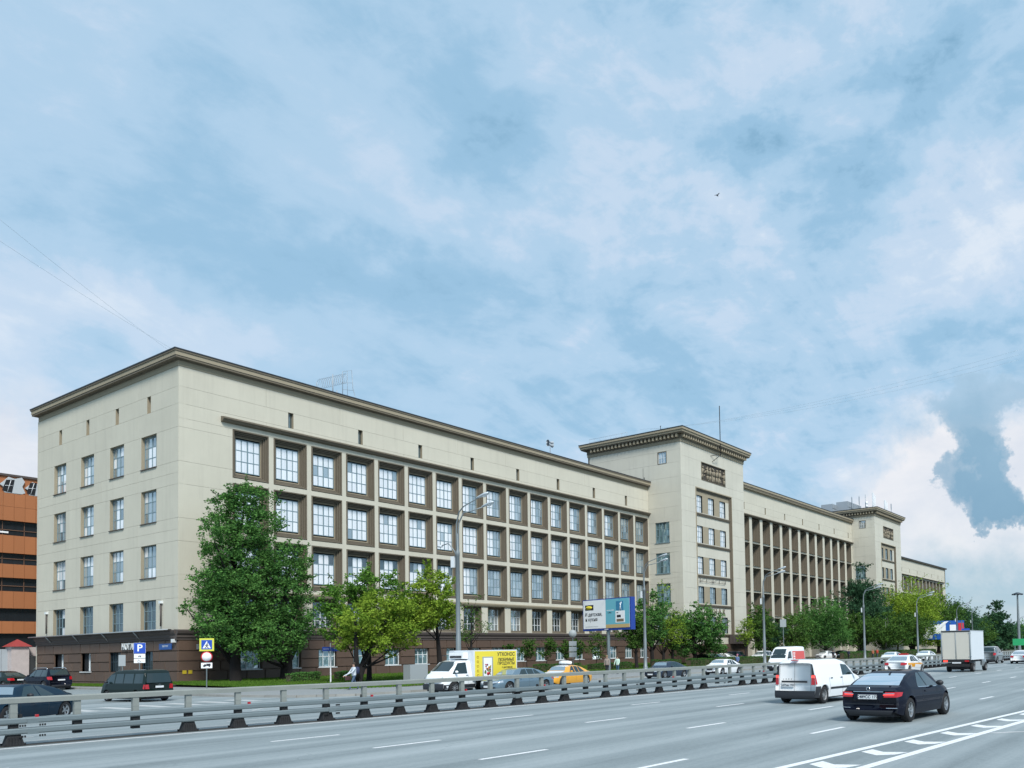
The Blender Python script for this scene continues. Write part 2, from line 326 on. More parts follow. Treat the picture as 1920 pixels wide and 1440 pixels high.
def sheet(name, pts, z0, z1, m, kind='structure'):
    mb = MB(); mb.prism(pts, z0, z1); return tag(mb.build(name, m), kind=kind)
def kerb_y(x):
    P = [(-6, -31.9), (20, -31.8), (60, -31), (120, -30.5), (250, -30), (600, -30)]
    for (xa, ya), (xb, yb) in zip(P, P[1:]):
        if x <= xb: return ya + (yb - ya) * (x - xa) / (xb - xa)
    return -30
road = [(-160, -110), (600, -110), (600, -29.9), (250, -29.9), (120, -30.4), (60, -30.9), (20, -31.7), (-6, -31.8), (-8.3, -29.6), (-9.2, -24.9), (-9.2, -18), (-5.9, -12), (-5.9, 34), (-30, 34), (-30, -31.8), (-160, -31.8)]
sheet('highway', road, -.02, 0.0, M_asph)
walk = [(-5.9, 34), (-5.9, -12), (-9.2, -18), (-9.2, -24.9), (-8.3, -29.6), (-6, -31.8), (20, -31.7), (60, -30.9), (120, -30.4), (250, -29.9), (600, -29.9), (600, 60), (300, 60), (300, 2), (0.5, 2), (0.5, 34)]
sheet('pavement', walk, -.02, .12, M_pave)
# kerb stones one by one where they are large enough to tell apart
kb = empty('kerb', (0, 0, 0), kind='structure')
kst = MB().box(-.48, .48, -.09, .09, -.1, .145).mesh('kerb_stone', M_kerb)
poly = [(-5.9, 30), (-5.9, -12), (-9.25, -18), (-9.25, -24.9), (-8.35, -29.65), (-6.05, -31.85), (20, -31.75), (60, -30.95)]
for (xa, ya), (xb, yb) in zip(poly, poly[1:]):
    L_ = math.hypot(xb - xa, yb - ya); n = max(1, int(L_ / .98)); an = math.atan2(yb - ya, xb - xa)
    for i in range(n):
        t = (i + .5) / n; inst('kerb_stone', kst, kb, (xa + (xb - xa) * t, ya + (yb - ya) * t, random.uniform(-.006, .006)), (0, 0, an + random.uniform(-.01, .01)), (L_ / n / .98, 1, 1))
k2 = MB()
for xa in range(60, 590, 10): k2.add([(xa, kerb_y(xa) - .04, -.02), (xa + 10, kerb_y(xa + 10) - .04, -.02), (xa + 10, kerb_y(xa + 10) - .04, .14), (xa, kerb_y(xa) - .04, .14), (xa + 10, kerb_y(xa + 10) + .16, .14), (xa, kerb_y(xa) + .16, .14)], [(0, 1, 2, 3), (3, 2, 4, 5)])
k2.build('kerb_run', M_kerb, kb)

# ---- lane geometry: the road bends slightly to the left of the picture
def interp(P, x):
    for (xa, ya), (xb, yb) in zip(P, P[1:]):
        if x <= xb: return ya + (yb - ya) * (x - xa) / (xb - xa)
    return P[-1][1]
def bend(x): return interp([(-60, 3.8), (-23.5, 1.85), (-15, 1.4), (-7, 1.0), (1, .6), (9, .27), (16, .1), (25, 0), (900, 0)], x)
EDGE = [(-60, -44.0), (-40, -45.0), (-27.9, -45.97), (-23.6, -46.3), (-14.9, -47.2), (1.8, -48.43), (9.5, -48.98), (25, -49.35), (600, -49.35)]
BARR = [(-60, -43.4), (-40, -44.5), (-23, -45.55), (-18, -46.2), (-7.5, -47.05), (2, -47.5), (15, -47.95), (30, -48.5), (60, -48.8), (600, -48.8)]
def lane(y_far, x): return y_far + bend(x)
mk = empty('road_markings', (0, 0, 0), kind='structure')
def strip(pts, w, m, name, z=.004):
    mb = MB()
    for (xa, ya), (xb, yb) in zip(pts, pts[1:]): mb.quad((xa, ya - w / 2, z), (xb, yb - w / 2, z), (xb, yb + w / 2, z), (xa, ya + w / 2, z))
    return mb.build(name, m, mk)
def solid(yf, w, x0, x1, name='edge_line', m=None):
    xs = [x0 + i * 4 for i in range(int((min(x1, 30) - x0) / 4) + 1)] + [30, x1]; return strip([(x, lane(yf, x)) for x in sorted(set(xs))], w, m or M_line, name)
strip([(x, interp(EDGE, x)) for x in (-60, -40, -27.9, -23.6, -14.9, -6, 1.8, 9.5, 25, 560)], .17, M_line, 'edge_line')
for yf, x0 in ((-53.1, -23.45), (-57.1, -23.2), (-61.2, -23.6), (-65.05, -15.55)):
    for k in range(-3, 26):
        x = x0 + k * 8.05
        strip([(x, lane(yf, x)), (x + 2.1, lane(yf, x + 2.1))], .15, M_line, 'lane_dash')
for yf in (-44.6, -40.8, -36.6):
    for k in range(-5, 24):
        x = -20 + k * 8.05; strip([(x, lane(yf, x)), (x + 2.1, lane(yf, x + 2.1))], .15, M_lineold, 'lane_dash')
strip([(x, interp(BARR, x) + 1.25) for x in (-60, -40, -23, -18, -7.5, 2, 15, 30, 60, 560)], .16, M_lineold, 'edge_line')
# hatched strip between the carriageway and the slip lane
strip([(-60, -61.9), (-21.8, -65.62), (-5.5, -67.18), (30, -70.2), (120, -77)], .20, M_line, 'edge_line')
strip([(-60, -64.8), (-21.1, -66.98), (-9.44, -67.85), (30, -70.9), (120, -78)], .22, M_line, 'edge_line')
CH = [(0, 0), (.53, -.07), (.17, -.45), (.35, -.94), (-.17, -.81), (-.45, -.50), (-.24, -.26)]
for k in range(-6, 14):
    x = -18.75 + 2.34 * k; y = -66.11 - .098 * (x + 18.75)
    wfac = max(.12, (66.98 - 65.62 + (-(x + 21.8)) * .012) / 1.36 - max(0, (x + 12)) * .035)
    mb = MB(); mb.add([(x + px_, y + py_ * min(1.1, wfac), .002) for px_, py_ in CH], [(0, 1, 2, 6), (2, 3, 4), (2, 4, 5), (2, 5, 6)]); mb.build('chevron', M_line, mk)
strip([(-13.6, -67.75), (-13.0, -68.2), (-12.6, -68.8)], .25, M_lineold, 'chevron')
M_grime = mat('road_grime', (.055, .05, .045), .95, noise=(2, .5)); strip([(x, interp(BARR, x)) for x in (-60, -40, -23, -18, -7.5, 2, 15, 30, 60, 560)], .62, M_grime, 'grime_strip', .0025)
# markings at the mouth of the side street
for q in ([(-14.6, -38.2), (-12.4, -30.3)], [(-16.0, -37.9), (-13.2, -35.4), (-10.5, -36.6)], [(-18.5, -34.6), (-5.5, -35.2)]):
    strip(q, .2, M_lineold, 'edge_line', .004)
for k in range(6): strip([(-19.5 + k * 1.6, -29.0), (-18.9 + k * 1.6, -29.0)], 3.0, M_lineold, 'crossing_stripe', .002)

# ---- lawn: a gently raised bed from the pavement to the wall, with blades on it
def lawn_h(y, y0): return .135 + .22 * min(1, max(0, (y - y0) / max(.1, -y0 - .8)))
def lawn(name, pts_fn, x0, x1, n, label=None):
    mb = MB()
    for i in range(n):
        xa, xb = x0 + (x1 - x0) * i / n, x0 + (x1 - x0) * (i + 1) / n; ya, yb = pts_fn(xa), pts_fn(xb)
        for j in range(6):
            f0, f1 = j / 6, (j + 1) / 6
            q = [(xa, ya * (1 - f0), 0), (xb, yb * (1 - f0), 0), (xb, yb * (1 - f1), 0), (xa, ya * (1 - f1), 0)]
            mb.add([(x, min(y, -.02), lawn_h(y, pts_fn(x))) for x, y, _ in q], [(0, 1, 2, 3)])
    return mb.build(name, M_soil)
M_grass = leaf_mat('grass_blades', (.05, .125, .018), (.13, .235, .04))
def edge_l(x):
    P = [(-2.7, -21.3), (-1.9, -24.8), (1.4, -26.5), (30, -24), (45, -20.5), (60, -22), (250, -23), (420, -23)]
    for (xa, ya), (xb, yb) in zip(P, P[1:]):
        if x <= xb: return ya + (yb - ya) * (x - xa) / (xb - xa)
    return -23
tag(lawn('lawn_ground', edge_l, -2.7, 300, 60), kind='structure')
def leaf_quads(P, size, flat=.5, asp=.55, up=None):
    n = len(P); a = rng.normal(size=(n, 3)); a[:, 2] *= flat; a /= np.linalg.norm(a, axis=1)[:, None] + 1e-9
    b_ = rng.normal(size=(n, 3)); b_ -= (b_ * a).sum(1)[:, None] * a; b_ /= np.linalg.norm(b_, axis=1)[:, None] + 1e-9
    s = (size * rng.uniform(.6, 1.3, n))[:, None]
    V = np.stack([P - a * s * .5, P + b_ * s * asp * .5, P + a * s * .5, P - b_ * s * asp * .5], 1).reshape(-1, 3); return V
def quad_mesh(name, V, m):
    n = len(V) // 4; me = bpy.data.meshes.new(name); me.vertices.add(len(V)); me.loops.add(len(V)); me.polygons.add(n)
    me.vertices.foreach_set('co', V.astype(np.float32).ravel()); me.loops.foreach_set('vertex_index', np.arange(len(V), dtype=np.int32))
    me.polygons.foreach_set('loop_start', np.arange(0, len(V), 4, dtype=np.int32)); me.polygons.foreach_set('loop_total', np.full(n, 4, np.int32)); me.materials.append(m); me.update(calc_edges=True); return me
def grass_blades(N, x0, x1, hgt):
    xs = x0 + (x1 - x0) * rng.random(N) ** 1.6; ys = np.empty(N); zs = np.empty(N)
    for i in range(N):
        e = edge_l(xs[i]); ys[i] = e * rng.random(); zs[i] = lawn_h(ys[i], e)
    P = np.stack([xs, np.minimum(ys, -.1), zs], 1); w = rng.normal(size=(N, 2)); w /= np.linalg.norm(w, axis=1)[:, None]; w = np.concatenate([w * .035, np.zeros((N, 1))], 1)
    h = np.stack([rng.normal(0, .02, N), rng.normal(0, .02, N), hgt * rng.uniform(.5, 1.4, N)], 1)
    return np.stack([P - w, P + w, P + w * .2 + h, P - w * .2 + h], 1).reshape(-1, 3)
o = inst('grass', quad_mesh('grass', grass_blades(70000, -2.7, 90, .11), M_grass)); tag(o, 'short green lawn grass growing between the pavement and the office wall', 'grass', kind='stuff')
tag(sheet('verge_ground', [(-4.3, 2), (-1.6, 2), (-1.6, 27), (-4.3, 27)], .10, .15, M_soil), kind='structure')
N = 9000; P = np.stack([rng.uniform(-4.3, -1.6, N), rng.uniform(2, 27, N), np.full(N, .15)], 1); w = np.tile([.035, .0, 0], (N, 1)); h = np.stack([rng.normal(0, .02, N), rng.normal(0, .02, N), .1 * rng.uniform(.5, 1.4, N)], 1)
o = inst('grass', quad_mesh('grass', np.stack([P - w, P + w, P + w * .2 + h, P - w * .2 + h], 1).reshape(-1, 3), M_grass)); tag(o, 'narrow strip of grass beside the side street under the end wall', 'grass', kind='stuff')

# ================================================================== OFFICE BUILDING
B = empty('office_building', (0, 0, 0), 0, 'long cream office building with brown granite base, deep framed windows and two towers', 'building')
WD = 28.7; XT = 73.3; XE = 94.4; YT = -6.17; X2 = 165.0; X2E = 185.7; X3 = 253.5
# faces: local x runs along the wall, local y goes into the wall
FACES = {'front': lambda a0, a1, z0, z1, d0, d1, off=0: (a0, a1, off + d0, off + d1, z0, z1), 'side': lambda a0, a1, z0, z1, d0, d1, off=0: (off + d0, off + d1, a0, a1, z0, z1)}
panel_cache = {}
def panel(face, a0, a1, z0, z1, off=0, thick=.7, m=None, name='wall_panel', proud=0.0):
    g_ = .009
    x0, x1, y0, y1, zz0, zz1 = FACES[face](a0 + g_, a1 - g_, z0 + g_, z1 - g_, -proud, thick, off)
    key = (face, round(x1 - x0, 3), round(y1 - y0, 3), round(zz1 - zz0, 3), (m or M_stucco).name)
    if key not in panel_cache: panel_cache[key] = MB().box(0, x1 - x0, 0, y1 - y0, 0, zz1 - zz0).mesh('wall_panel', m or M_stucco)
    return inst(name, panel_cache[key], B, (x0, y0, zz0))
def bands(face, rows, off=0, m=None, thick=.7):
    for z0, z1, segs in rows:
        for a0, a1 in segs: panel(face, a0, a1, z0, z1, off, thick, m)
def even(a, b, w):
    n = max(1, round((b - a) / w)); return [(a + (b - a) * i / n, a + (b - a) * (i + 1) / n) for i in range(n)]
def split(a, b, holes, w=9):
    "wall runs between holes"
    out = []; c = a
    for h0, h1 in sorted(holes) + [(b, b)]:
        if h0 > c + .02: out += even(c, h0, w)
        c = h1
    return out
def place(face, o, a, z, off=0, d=0):
    "object built with local x along the wall, y inwards, origin at its lower left corner as seen"
    if face == 'front': o.location = (a, off + d, z)
    else: o.location = (off + d, a, z); o.rotation_euler = (0, 0, R(-90))
    return o
def ring_steps(w, h, st, mats_idx=None):
    mb = MB()
    for i, ((i0, d0), (i1, d1)) in enumerate(zip(st, st[1:])):
        mb.m = mats_idx[i] if mats_idx else 0
        a = [(i0, d0, i0), (w - i0, d0, i0), (w - i0, d0, h - i0), (i0, d0, h - i0)]; c = [(i1, d1, i1), (w - i1, d1, i1), (w - i1, d1, h - i1), (i1, d1, h - i1)]
        mb.add(a + c, [(k, (k + 1) % 4, (k + 1) % 4 + 4, k + 4) for k in range(4)])
    return mb
def muntins(w, h, nx, nz, bw=.05, dp=.06, edge=.07, mid=None, seg=None):
    "frame bars; seg gives the row heights as fractions"
    mb = MB(); mb.box(0, edge, 0, dp, 0, h).box(w - edge, w, 0, dp, 0, h).box(edge, w - edge, 0, dp, 0, edge).box(edge, w - edge, 0, dp, h - edge, h)
    zs = seg or [k / nz for k in range(1, nz)]
    for k in range(1, nx):
        q = bw * (1.7 if mid and k == nx // 2 else 1); mb.box(w * k / nx - q / 2, w * k / nx + q / 2, -.004 if mid and k == nx // 2 else 0, dp, edge, h - edge)
    for f_ in zs: mb.box(edge, w - edge, .006, dp - .006, h * f_ - bw / 2, h * f_ + bw / 2)
    return mb
def panes_joined(w, h, nx, nz, y=.04, seg=None, tilt=.006, split_=False):
    mb = MB(); zs = [0] + (seg or [k / nz for k in range(1, nz)]) + [1]
    mb.grey = 0
    for i in range(nx):
        for j in range(len(zs) - 1):
            x0, x1, z0, z1 = w * i / nx, w * (i + 1) / nx, h * zs[j], h * zs[j + 1]; t = [random.uniform(-tilt, tilt) for _ in range(4)]
            mb.quad((x0, y + t[0], z0), (x1, y + t[1], z0), (x1, y + t[2], z1), (x0, y + t[3], z1))
            if split_ and (i >= 2 or (j == len(zs) - 2 and i == 0 and random.random() < .4)): mb.mi[-1] = 1
    return mb

# ---- wing 1, street front: 17 x 3 deep cells
CW, CHH, PITCH, ROWP, X0 = 3.56, 4.47, 4.043, 4.95, 4.86
STEPS = [(0, .12), (.045, .12), (.045, -.05), (.11, -.05), (.11, .26), (.155, .26), (.155, .15), (.235, .15), (.235, .42), (.28, .42), (.28, .30), (.36, .30), (.36, .56), (.405, .56), (.405, .44), (.49, .44), (.49, .55), (.58, .55), (.58, .68)]
SM = [0] * 16 + [1, 0]
cell_me = ring_steps(CW, CHH, STEPS, SM).mesh('window_surround', [M_stone, M_stoneL])
WW, WH = CW - 1.16, CHH - 1.40
fr_me = muntins(WW, WH, 4, 3, .068, .06, .07, True, [.34, .67]).mesh('window_frame', M_winfr)
pane_w, pane_h = WW / 4, WH / 3
pane_me = {k: MB().box(0, pane_w - .01, 0, .01, 0, WH * .33 - .01).mesh('pane', m_) for k, m_ in (('b', P_bright), ('g', P_grey), ('d', P_dark))}
join_me = {k: [panes_joined(WW, WH, 4, 3, .035, [.34, .67]).mesh('glazing', m_) for _ in range(3)] for k, m_ in (('g', P_grey), ('d', P_dark))}
join_me['b'] = [panes_joined(WW, WH, 4, 3, .035, [.34, .67], split_=True).mesh('glazing', [P_bright, P_grey]) for _ in range(5)] + [panes_joined(WW, WH, 4, 3, .035, [.34, .67]).mesh('glazing', P_bright)]
topd = [23.18, 23.18 - ROWP, 23.18 - 2 * ROWP]
def light_cell(x, z, detail, kind, off=0, me=None):
    o = inst('window', me or cell_me, B, (x, off, z))
    inst('window_frame', fr_me, o, (.58, .60, .70))
    if detail:
        for i in range(4):
            for j in range(3):
                k = kind if random.random() > .06 else 'g'
                if z < 10 and j == 2 and i in (0, 3): k = 'd'
                inst('pane', pane_me[k], o, (.58 + pane_w * i + .005, .636 + random.uniform(-.004, .004), .70 + WH * (.005 + [0, .34, .67][j])), (random.uniform(-.004, .004), 0, random.uniform(-.004, .004)))
    else: inst('glazing', random.choice(join_me[kind]), o, (.58, .60, .70))
    return o
for r_ in range(3):
    for k in range(17):
        z = topd[r_] - CHH
        kind = 'b' if (k < 11 + (2 - r_) * 2 - (3 if r_ == 2 else 0)) else 'g'  # right-hand columns get grey panes: darker reflections put into the glass colour
        light_cell(X0 + PITCH * k, z, k < 7, kind)
for k in range(18):   # piers between the cells
    xa = X0 + PITCH * (k - 1) + CW; xb = X0 + PITCH * k if k < 17 else XT
    if k: MB().box(xa, xb, 0, .7, topd[2] - CHH, topd[0]).build('pier', M_stucco, B)
for k in range(2):
    z1_ = topd[k] - CHH; MB().box(X0, XT, .001, .7, topd[k + 1], z1_).build('floor_band', M_stucco, B)
bands('front', [(topd[0], 24.45, even(0, XT, 8.07)), (24.45, 25.95, split(0, XT, [(10.45 + 8.07 * k, 11.0 + 8.07 * k) for k in range(8)])), (25.95, 27.7, even(0, XT, 8.07))])
lp = [4.85, 7.55, 9.6, 12.5, 14.5, 17.45, 19.43, 22.4, topd[0]]
bands('front', [(a, c, [(0, X0)]) for a, c in zip(lp, lp[1:])])
def slit(face, a, z0, z1, w, off=0):
    o = inst('attic_window', ring_steps(w, z1 - z0, [(0, .0), (0, .45)]).mesh('slit', [M_stoneL]), B); place(face, o, a, z0, off)
    MB().box(0, w, .3, .33, 0, z1 - z0).build('pane', P_dark, o); MB().box(w * .45, w * .55, .26, .3, 0, z1 - z0).build('window_frame', M_winfr, o)
for k in range(8): slit('front', 10.45 + 8.07 * k, 24.45, 25.95, .55)
# hood over the window field
MB().prism([(-.52, .24), (-.52, .10), (-.40, .02), (-.30, -.12), (0, -.18), (0, .34)], 3.75, XT, 'x').build('hood_moulding', [M_stone], B, (0, 0, 23.78))
# ---- ground storey of wing 1
zt = topd[2] - CHH     # about 8.81
MB().box(0 + X0 - .9, XT, -.05, .02, 8.45, zt).box(X0, XT, .0215, .7, 8.05, zt).build('string_course', M_stucco, B)
MB().prism([(-.16, .0), (-.22, .10), (-.28, .25), (-.28, .34), (0, .40), (0, 0)], X0 - 1.0, XT, 'x').build('string_course', M_stoneL, B, (0, 0, 8.05))
GW, GH = 3.04, 3.2
g_me = ring_steps(GW, GH, [(0, 0), (0, -.03), (.06, -.03), (.06, .35), (.16, .35), (.16, .75), (.32, .75), (.32, .95)], [1, 1, 0, 0, 0, 0, 1]).mesh('window_surround', [M_stone, M_stoneL])
gfr = muntins(GW - .64, GH - .64 + .3, 4, 3, .055, .06, .08, True, [.34, .67]).mesh('window_frame', M_winwh)
gp = [panes_joined(GW - .64, GH - .34, 4, 3, .03, [.34, .67]).mesh('glazing', m_) for m_ in (P_dark, P_dark, P_grey)]
for k in range(17):
    x = X0 + PITCH * k + .02; o = inst('window', g_me, B, (x, 0, 4.86)); inst('window_frame', gfr, o, (.32, .88, .10)); inst('glazing', random.choice(gp), o, (.32, .88, .10))
    xb = X0 + PITCH * (k + 1) + .02 if k < 16 else XT
    MB().box(x + GW, xb, -.02, .7, 4.86, 8.06).build('pier', M_stucco, B)

# ---- side face of wing 1
wy = [(3.78, 6.54), (9.84, 12.58), (15.92, 18.70), (22.08, 24.85)]
sz = [(4.78, 7.58), (9.58, 12.5), (14.5, 17.43), (19.43, 22.4)]
rows = []
zz_ = 4.85
for z0, z1 in sz:
    if z0 - zz_ > .5: rows.append((zz_, (zz_ + z0) / 2, even(0, WD, 7.2))); rows.append(((zz_ + z0) / 2, z0, even(0, WD, 7.2)))
    rows.append((max(z0, 4.8), z1, split(0, WD, wy))); zz_ = z1
rows += [(zz_, 24.42, even(0, WD, 7.2)), (24.42, 25.93, split(0, WD, [(4.83, 5.48), (10.88, 11.51), (16.98, 17.6), (23.12, 23.74)])), (25.93, 27.7, even(0, WD, 7.2))]
bands('side', rows)
for a in (5.48, 11.51, 17.6, 23.74): slit('side', a, 24.42, 25.93, .62)
s_fr = muntins(2.76, 2.9, 4, 3, .06, .06, .08, True, [.34, .67]).mesh('window_frame', M_winfr)
s_rv = ring_steps(2.76, 2.92, [(0, 0), (0, .42)]).mesh('reveal', [M_stoneL])
s_pn = {k: MB().box(0, 2.76 / 4 - .01, 0, .01, 0, 2.9 / 3 - .01).mesh('pane', m_) for k, m_ in (('g', P_grey), ('b', P_bright), ('d', P_dark))}
for j, (z0, z1) in enumerate(sz):
    for i, (a0, a1) in enumerate(wy):
        o = inst('window', s_rv, B); place('side', o, a1, z0); o.scale = ((a1 - a0) / 2.76, 1, (z1 - z0) / 2.92)
        inst('window_frame', s_fr, o, (0, .30, .01))
        for c_ in range(4):
            for d_ in range(3):
                kk = 'd' if j == 0 and random.random() < .9 else random.choice('gggbbb' if i else 'ggggb'); inst('pane', s_pn[kk], o, (c_ * .69 + .005, .335 + random.uniform(-.004, .004), .01 + d_ * .966), (random.uniform(-.006, .006), 0, random.uniform(-.006, .006)))
        MB().box(-.06, 2.82, -.10, .3, -.07, 0).build('sill', M_plinthm, o)
# ---- wing 1 body, cornice, roof
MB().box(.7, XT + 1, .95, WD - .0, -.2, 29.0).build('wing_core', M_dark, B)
MB().box(0, XT, WD - .02, WD + .3, -.2, 27.7).build('rear_wall', M_stucco, B)
def cornice(x0, x1, y0, y1, layers, name='cornice'):
    for c, z0, z1, m_ in layers: MB().box(x0 - c, x1 + c, y0 - c, y1 + c, z0, z1).build(name, m_, B)
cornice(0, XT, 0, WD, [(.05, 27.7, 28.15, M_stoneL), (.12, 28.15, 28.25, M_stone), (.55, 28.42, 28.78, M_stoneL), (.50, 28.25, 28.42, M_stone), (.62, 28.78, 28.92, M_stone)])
MB().box(-.66, XT + .66, -.66, WD + .66, 28.92, 29.02).build('roof_edge', M_roof, B)
MB().add([(-.5, -.5, 29.02), (XT, -.5, 29.02), (XT, WD + .5, 29.02), (-.5, WD + .5, 29.02), (7, 9, 29.9), (XT, 9, 29.9), (XT, WD - 9, 29.9), (7, WD - 9, 29.9)], [(0, 1, 5, 4), (1, 2, 6, 5), (2, 3, 7, 6), (3, 0, 4, 7), (4, 5, 6, 7)]).build('roof', M_roof, B)
# ---- granite base: courses of blocks with recessed joints
PZ = [.02, .30, 1.28, 2.15, 3.03, 3.97]
pl = MB().box(.6, XT, .6, .9, -.2, 3.97).box(.6, .9, .9, WD, -.2, 3.97)
pw = [(X0 + PITCH * k + .73, X0 + PITCH * k + 2.78, 1.28, 3.03) for k in range(17)]
ps = [(4.2, 6.34, .3, 3.03), (10.13, 12.4, 1.28, 3.03), (16.23, 18.33, 1.28, 3.03), (22.22, 24.44, 1.28, 3.03)]
def back(face, a, b, holes):
    zs_ = sorted({-.2, 3.97} | {h[2] for h in holes} | {h[3] for h in holes})
    for z0, z1 in zip(zs_, zs_[1:]):
        for s0, s1 in split(a, b, [(h[0], h[1]) for h in holes if h[2] <= z0 and h[3] >= z1], 999): pl.box(*FACES[face](s0, s1, z0, z1, .08, .6))
back('front', .08, XT, pw); back('side', .6, WD, ps)
pl = pl.build('plinth', M_graniteD, B)
gb_cache = {}
def gblock(face, a0, a1, z0, z1):
    j = .018; w, h = round(a1 - a0 - 2 * j, 2), round(z1 - z0 - 2 * j, 2)
    if w < .08: return
    if (w, h) not in gb_cache:
        be = .03; v = [(0, .09, 0), (w, .09, 0), (w, .09, h), (0, .09, h), (be, -.05, be), (w - be, -.05, be), (w - be, -.05, h - be), (be, -.05, h - be)]
        gb_cache[(w, h)] = MB().add(v, [(4, 5, 6, 7)] + [(k, (k + 1) % 4, (k + 1) % 4 + 4, k + 4) for k in range(4)]).mesh('granite_block', M_granite)
    o = inst('granite_block', gb_cache[(w, h)], pl)
    if face == 'front': o.location = (a0 + j, random.uniform(-.01, .005), z0 + j)
    else: o.location = (random.uniform(-.01, .005), a1 - j, z0 + j); o.rotation_euler = (0, 0, R(-90))
def courses(face, a, b, holes, w=1.75):
    for c_, (z0, z1) in enumerate(zip(PZ, PZ[1:])):
        hs = [(h0, h1) for h0, h1, hz0, hz1 in holes if hz0 < z1 - .2 and hz1 > z0 + .2]
        cuts = []
        for s0, s1 in split(a, b, hs, 999):
            n = max(1, round((s1 - s0) / w)); e = [s0 + (s1 - s0) * i / n for i in range(n + 1)]
            if n > 1 and c_ % 2: e = [s0] + [v + (s1 - s0) / n * .45 for v in e[1:-1]] + [s1]
            cuts += list(zip(e, e[1:]))
        for s0, s1 in cuts: gblock(face, s0, s1, z0, z1)
pw = [(X0 + PITCH * k + .73, X0 + PITCH * k + 2.78, 1.28, 3.03) for k in range(17) if k != 99]
courses('front', 0, 30.5, pw[:6], 1.75); courses('front', 30.5, XT, pw[6:], 2.35)
ps = [(4.2, 6.34, .3, 3.03), (10.13, 12.4, 1.28, 3.03), (16.23, 18.33, 1.28, 3.03), (22.22, 24.44, 1.28, 3.03)]
courses('side', 0, WD, ps, 2.1)
pf_rv = ring_steps(2.05, 1.75, [(0, -.05), (0, .45)]).mesh('reveal', [M_granite]); pf_fr = muntins(2.05, 1.75, 3, 2, .07, .07, .08, None, [.6]).mesh('window_frame', M_winwh); pf_g = [panes_joined(2.05, 1.75, 3, 2, .04, [.6]).mesh('glazing', P_teal) for _ in range(3)]
for k, (a0, a1, z0, z1) in enumerate(pw):
    o = inst('basement_window', pf_rv, B, (a0, 0, z0)); inst('window_frame', pf_fr, o, (0, .25, 0)); inst('glazing', random.choice(pf_g), o, (0, .25, 0)); MB().box(-.06, 2.11, -.10, .2, -.07, .0).build('sill', M_winwh, o)
for k, (a0, a1, z0, z1) in enumerate(ps):
    o = inst('basement_window', ring_steps(a1 - a0, z1 - z0, [(0, -.05), (0, .55)]).mesh('reveal', [M_granite]), B); place('side', o, a1, z0)
    w_, h_ = a1 - a0, z1 - z0
    if k >= 2:
        muntins(w_ * .55, h_ - .05, 2, 1, .07, .07, .08, None, [.999]).build('window_frame', M_winwh, o, (w_ * .42, .30, .02)); MB().box(0, w_, .36, .38, 0, h_).build('pane', P_grey, o); MB().box(0, w_ * .42, .28, .34, 0, h_).build('shutter', M_dark, o)
        MB().box(-.1, w_ + .1, -.14, .25, -.08, 0).build('sill', M_winwh, o)
    else:
        MB().box(0, w_, .36, .38, 0, h_).build('pane', P_dark, o); gr = MB()
        for q in range(7): gr.box(w_ * (q + .5) / 7 - .012, w_ * (q + .5) / 7 + .012, .1, .124, 0, h_)
        gr.box(0, w_, .095, .13, h_ * .5, h_ * .5 + .03); gr.build('window_grille', mat('blue_grille', (.05, .09, .12), .5), o)
# plinth moulding
for a_, f_ in ((('front'), XT), (('side'), WD)):
    prof = [(0, 0), (-.10, 0), (-.10, .14), (-.18, .22), (-.18, .42), (-.30, .55), (-.36, .74), (-.36, .84), (-.02, .90), (.3, .90), (.3, 0)]
    if a_ == 'front': MB().prism(prof, -.2, XT, 'x').build('plinth_moulding', M_plinthm, B, (0, 0, 3.97))
    else: MB().prism([(x, z) for x, z in prof], .0, WD, 'y').build('plinth_moulding', M_plinthm, B, (0, 0, 3.97))
# canopy pipe and brackets along the side street
cn = bx('canopy', M_roof, B, -.72, -.3, .5, WD + .2, 4.84, 4.90)
MB().tube([(-.72, .3, 4.86), (-.72, WD + .3, 4.86)], .05, 8).build('pipe', mat('galvanised', (.45, .48, .50), .45, metal=.6), cn)
for y in (6.5, 12.6, 18.7, 24.9): MB().tube([(-.68, y, 4.84), (-.05, y, 4.1)], .045, 6).build('bracket', MATS['galvanised'], cn)
for y in (2.7, 26.2):
    o = MB().tube([(-.12, y, 5.2), (-.12, y, 7.2)], .07, 8).build('vent_pipe', M_plinthm, B); MB().box(-.24, 0, y - .17, y + .17, 7.2, 7.42).build('vent_cap', M_winwh, o)
text('letters', 'НОТАРИУС', .78, M_winwh, B, plane_mat((-.22, 7.4, 3.50), (0, -1, 0)), .05, sx=1.0)
o = MB().box(-.13, -.06, .85, 2.95, 3.17, 3.68).build('street_plate', mat('blue_plate', (.02, .09, .32), .4), B); text('lettering', 'МЫТНАЯ', .22, M_winwh, o, plane_mat((-.135, 1.9, 3.46), (0, -1, 0)), .002)
o = MB().box(2.2, 4.7, -.13, -.06, 3.05, 3.65).build('street_plate', MATS['blue_plate'], B); text('lettering', '17', .24, M_winwh, o, plane_mat((3.6, -.135, 3.35), (1, 0, 0)), .002)
MB().box(1.55, 2.0, -.1, -.06, 3.15, 3.6).build('notice', mat('grey_plate', (.3, .33, .35), .5), B)
for x in (.35, .85): MB().box(x, x + .33, -.1, -.06, 1.05, 1.35).build('notice', mat('yellow_plate', (.55, .42, .03), .5), B)
MB().box(-.35, -.05, .15, .5, 4.0 - .25, 4.0 + .05).build('wall_lamp', M_winwh, B)

